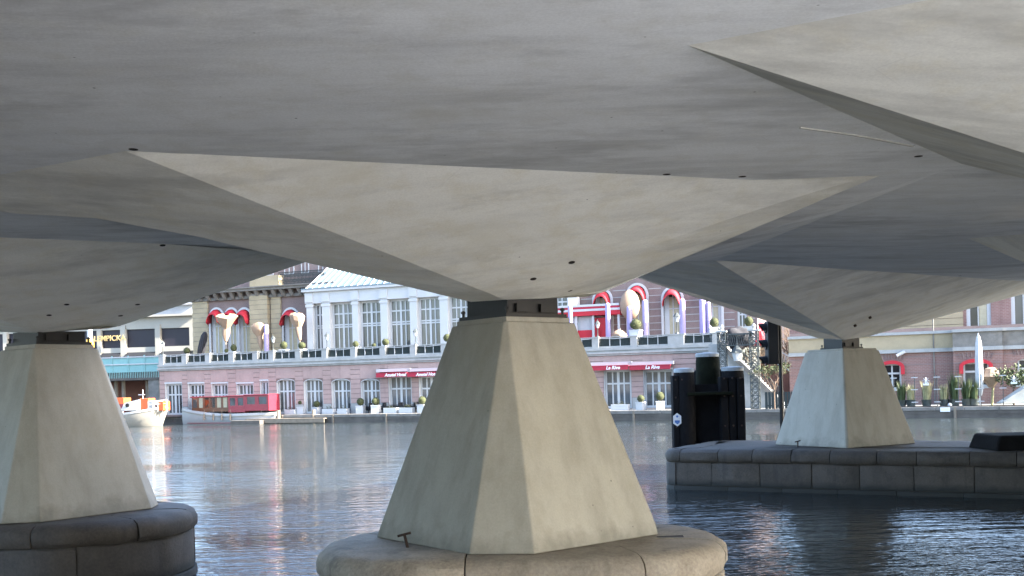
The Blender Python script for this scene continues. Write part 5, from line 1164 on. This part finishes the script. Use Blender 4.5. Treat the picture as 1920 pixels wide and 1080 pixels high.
# ------------------------------------------------------------------ boats and landing stage
def loft(bm, secs):
    rings = [[bm.verts.new(p) for p in s_] for s_ in secs]
    for a, b in zip(rings, rings[1:]):
        for i in range(len(a)-1): bm.faces.new((a[i], a[i+1], b[i+1], b[i]))
    for r_ in (rings[0], rings[-1]):
        try: bm.faces.new(r_)
        except Exception: pass
    for a, b in zip(rings, rings[1:]): bm.faces.new((a[0], b[0], b[-1], a[-1]))
BF2 = Frame(*at(434, 792, 103.5).xy, -25.0)
x0, x1 = BF2.hit(350, 780)[0], BF2.hit(519, 780)[0]; Lb = x1-x0
boat = thing('canal_boat', 'white hulled canal boat with red cabin and windows moored at the far quay', 'boat', BF2.P((x0+x1)/2, 0, 0))
secs = []
for i in range(17):
    f = i/16; hw = 1.15*math.sin(min(1, .16+f*2.6)*math.pi/2)**.8*(1 if f < .6 else 1-.75*((f-.6)/.4)**2); sh = 1.35 - 1.0*f + .75*f*f if f < 1 else 1.1
    sh = 1.62 - .62*math.sin(min(1, f*1.7)*math.pi/2) + .18*max(0, f-.6); rk = -.25*(1-f)**6
    cx = x0 + Lb*f + rk
    secs.append([BF2.P(cx, hw, sh), BF2.P(cx, hw*1.03, sh-.22), BF2.P(cx, hw*.93, .35), BF2.P(cx, hw*.6, -.25), BF2.P(cx, -hw*.6, -.25), BF2.P(cx, -hw*.93, .35), BF2.P(cx, -hw*1.03, sh-.22), BF2.P(cx, -hw, sh)])
bm = bmesh.new(); loft(bm, secs); obj('hull', bm, M['hull_white'], boat, True, 40)
bm = bmesh.new()
for a, b in zip(secs, secs[1:]): bar(bm, a[1]+Vector((0,0,-.05)), b[1]+Vector((0,0,-.05)), .09, .09)
obj('rubbing_strake', bm, M['hull_cream'], boat)
bm = bmesh.new(); 
for a, b in zip(secs[1:-1], secs[2:-1]): bar(bm, a[2].lerp(a[3], .42)+Vector((0,0,0)), b[2].lerp(b[3], .42), .05, .07)
obj('red_boot_line', bm, M['boat_red'], boat)
def cabin(pa, pb, pt, pb2, roof_m, wall_m, nw, open_, hw):
    s0, s1, z0, z1 = BF2.rect(pa, pt, pb, pb2, .8)
    ops = []; pitch = (s1-s0)/nw
    for i in range(nw): ops.append((s0+pitch*i+pitch*.16, s0+pitch*(i+1)-pitch*.16, z0+.42*(z1-z0), z1-.10*(z1-z0), 0))
    if open_: ops = [(a, b, z0+.28*(z1-z0), z1-.04, 0) for a, b, *_ in ops]
    bm = bmesh.new(); wall_row(bm, BF2, s0, s1, z0, z1, ops, hw-.06, hw); wall_row(bm, BF2, s0, s1, z0, z1, ops, -hw, -hw+.06); fbox(bm, BF2, s0-.03, s0, -hw, hw, z0, z1 if not open_ else z0+.4); fbox(bm, BF2, s1, s1+.03, -hw, hw, z0, z1)
    w_ = obj('cabin_wall', bm, wall_m, boat)
    for a, b, c, d, _ in ops:
        bm = bmesh.new(); fbox(bm, BF2, a, b, hw-.045, hw-.03, c, d); obj('cabin_window', bm, M['glass'] if not open_ else M['curtain'] if rng.random() < .5 else M['glass_dark'], w_)
    bm = bmesh.new(); fbox(bm, BF2, s0-.18, s1+.05, -hw-.1, hw+.1, z1, z1+.09); obj('roof', bm, roof_m, boat, bevel=.03)
    return s0, s1, z0, z1
cabin(360, 428, 745, 772, M['boat_red'], M['varnish'], 6, True, .82)
cabin(429, 459, 743, 773, M['boat_red'], M['boat_red'], 2, False, .84)
cabin(460, 504, 741, 770, M['boat_red'], M['boat_red'], 2, False, .84)
for px in (383, 400, 416, 432):
    s0, z0 = BF2.hit(px, 783, 1.25); bm = bmesh.new(); tube(bm, BF2.P(s0, 1.27, z0+.35), BF2.P(s0, 1.3, z0-.25), .08, .09, 8); tube(bm, BF2.P(s0, 1.2, z0+.8), BF2.P(s0, 1.27, z0+.35), .02, .02, 5); obj('fender', bm, M['rope'], boat, True)
# workboat
WF = Frame(*at(262, 792, 103).xy, -14.0); x0, x1 = WF.hit(195, 780)[0], WF.hit(310, 780)[0]; Lb = x1-x0
wb = thing('work_boat', 'cream and white work boat with orange deck gear beside the left pier', 'boat', WF.P((x0+x1)/2, 0, 0))
secs = []
for i in range(13):
    f = i/12; hw = 1.3*(1 if f < .6 else 1-.92*((f-.6)/.4)**2); sh = 1.05+.75*f*f; cx = x0+Lb*f*(.93) ; rk = .8*f**3
    secs.append([WF.P(cx+rk, hw, sh), WF.P(cx+rk*.8, hw*1.02, sh-.2), WF.P(cx+rk*.25, hw*.9, .3), WF.P(cx, hw*.6, -.3), WF.P(cx, -hw*.6, -.3), WF.P(cx+rk*.25, -hw*.9, .3), WF.P(cx+rk*.8, -hw*1.02, sh-.2), WF.P(cx+rk, -hw, sh)])
bm = bmesh.new(); loft(bm, secs); obj('hull', bm, M['hull_cream'], wb, True, 40)
bm = bmesh.new()
for a, b in zip(secs, secs[1:]): bar(bm, a[0]+Vector((0,0,.05)), b[0]+Vector((0,0,.05)), .12, .22)
obj('bulwark', bm, M['hull_white'], wb)
s0, s1, z0, z1 = WF.rect(231, 749, 262, 770, .7); bm = bmesh.new(); quadbox(bm, [WF.P(s0-.3,-.8,z0), WF.P(s1,-.8,z0), WF.P(s1,.8,z0), WF.P(s0-.3,.8,z0), WF.P(s0+.1,-.7,z1-.35), WF.P(s1,-.7,z1), WF.P(s1,.7,z1), WF.P(s0+.1,.7,z1-.35)]); obj('cabin', bm, M['hull_white'], wb, bevel=.04)
sp_, zp_ = WF.hit(238, 760, .85); bm = bmesh.new(); tube(bm, WF.P(sp_, .76, zp_), WF.P(sp_, .84, zp_), .2, .2, 14); obj('porthole', bm, M['glass_dark'], wb)
for a, b, c, d, mt in ((262,278,747,765,'orange'), (278,290,752,766,'hull_white'), (296,306,753,764,'orange'), (216,232,746,757,'orange'), (212,232,757,768,'boat_red')):
    s0, s1, z0, z1 = WF.rect(a, c, b, d, .6); bm = bmesh.new(); fbox(bm, WF, s0, s1, -.6, .6, z0-.3, z1); obj('deck_box', bm, M[mt], wb, bevel=.03)
bm = bmesh.new(); s0, s1, z0, z1 = WF.rect(278, 752, 308, 768, .9)
bar(bm, WF.P(s0,.9,z1), WF.P(s1,.4,z1+.1), .05); bar(bm, WF.P(s0,.9,z1-.35), WF.P(s1,.4,z1-.25), .04)
for k in range(5): f = k/4; bar(bm, WF.P(s0+(s1-s0)*f,.9-.5*f,z0-.2), WF.P(s0+(s1-s0)*f,.9-.5*f,z1+.1*f), .05)
obj('bow_rail', bm, M['white'], wb)
sm, zm = WF.hit(268, 742, 0); bm = bmesh.new(); tube(bm, WF.P(sm, 0, zm-1.2), WF.P(sm, 0, zm+.6), .035, .025, 6); bar(bm, WF.P(sm-.5, 0, zm+.1), WF.P(sm+.2, 0, zm+.1), .05); obj('mast', bm, M['sign_white'], wb)
for px in (285, 229):
    s0, z0 = WF.hit(px, 782, 1.3); bm = bmesh.new(); tube(bm, WF.P(s0, 1.2, z0+.55), WF.P(s0, 1.25, z0-.45), .10, .10, 8); obj('fender', bm, M['hull_white'], wb, True)
# wooden landing stage
JF = Frame(*at(535, 793, 99.5).xy, -22.0); js = thing('landing_stage', 'low weathered wooden landing stage right of the red boat', 'landing stage', JF.P(0, 0, 0))
x0, x1 = JF.hit(462, 790)[0], JF.hit(610, 788)[0]; k = int((x1-x0)/.32)
for i in range(k):
    a = x0+(x1-x0)*i/k; bm = bmesh.new(); fbox(bm, JF, a+.01, a+(x1-x0)/k-.01, -1.1, .25, .40+rng.uniform(-.01,.01), .47); obj('plank', bm, M['grey_wood'], js)
bm = bmesh.new(); fbox(bm, JF, x0, x1, .16, .24, .05, .395); obj('edge_beam', bm, M['grey_wood'], js)
bm = bmesh.new(); fbox(bm, JF, x0-1.2, x0+2.2, .02, .9, -.2, .36); obj('float', bm, M['quay_stone'], js, bevel=.04)
for px in (522, 588):
    s0 = JF.hit(px, 770, -.6)[0]; bm = bmesh.new(); tube(bm, JF.P(s0, -.6, -1), JF.P(s0, -.6, 1.25), .20, .17, 10); obj('pile', bm, M['grey_wood'], js, True)
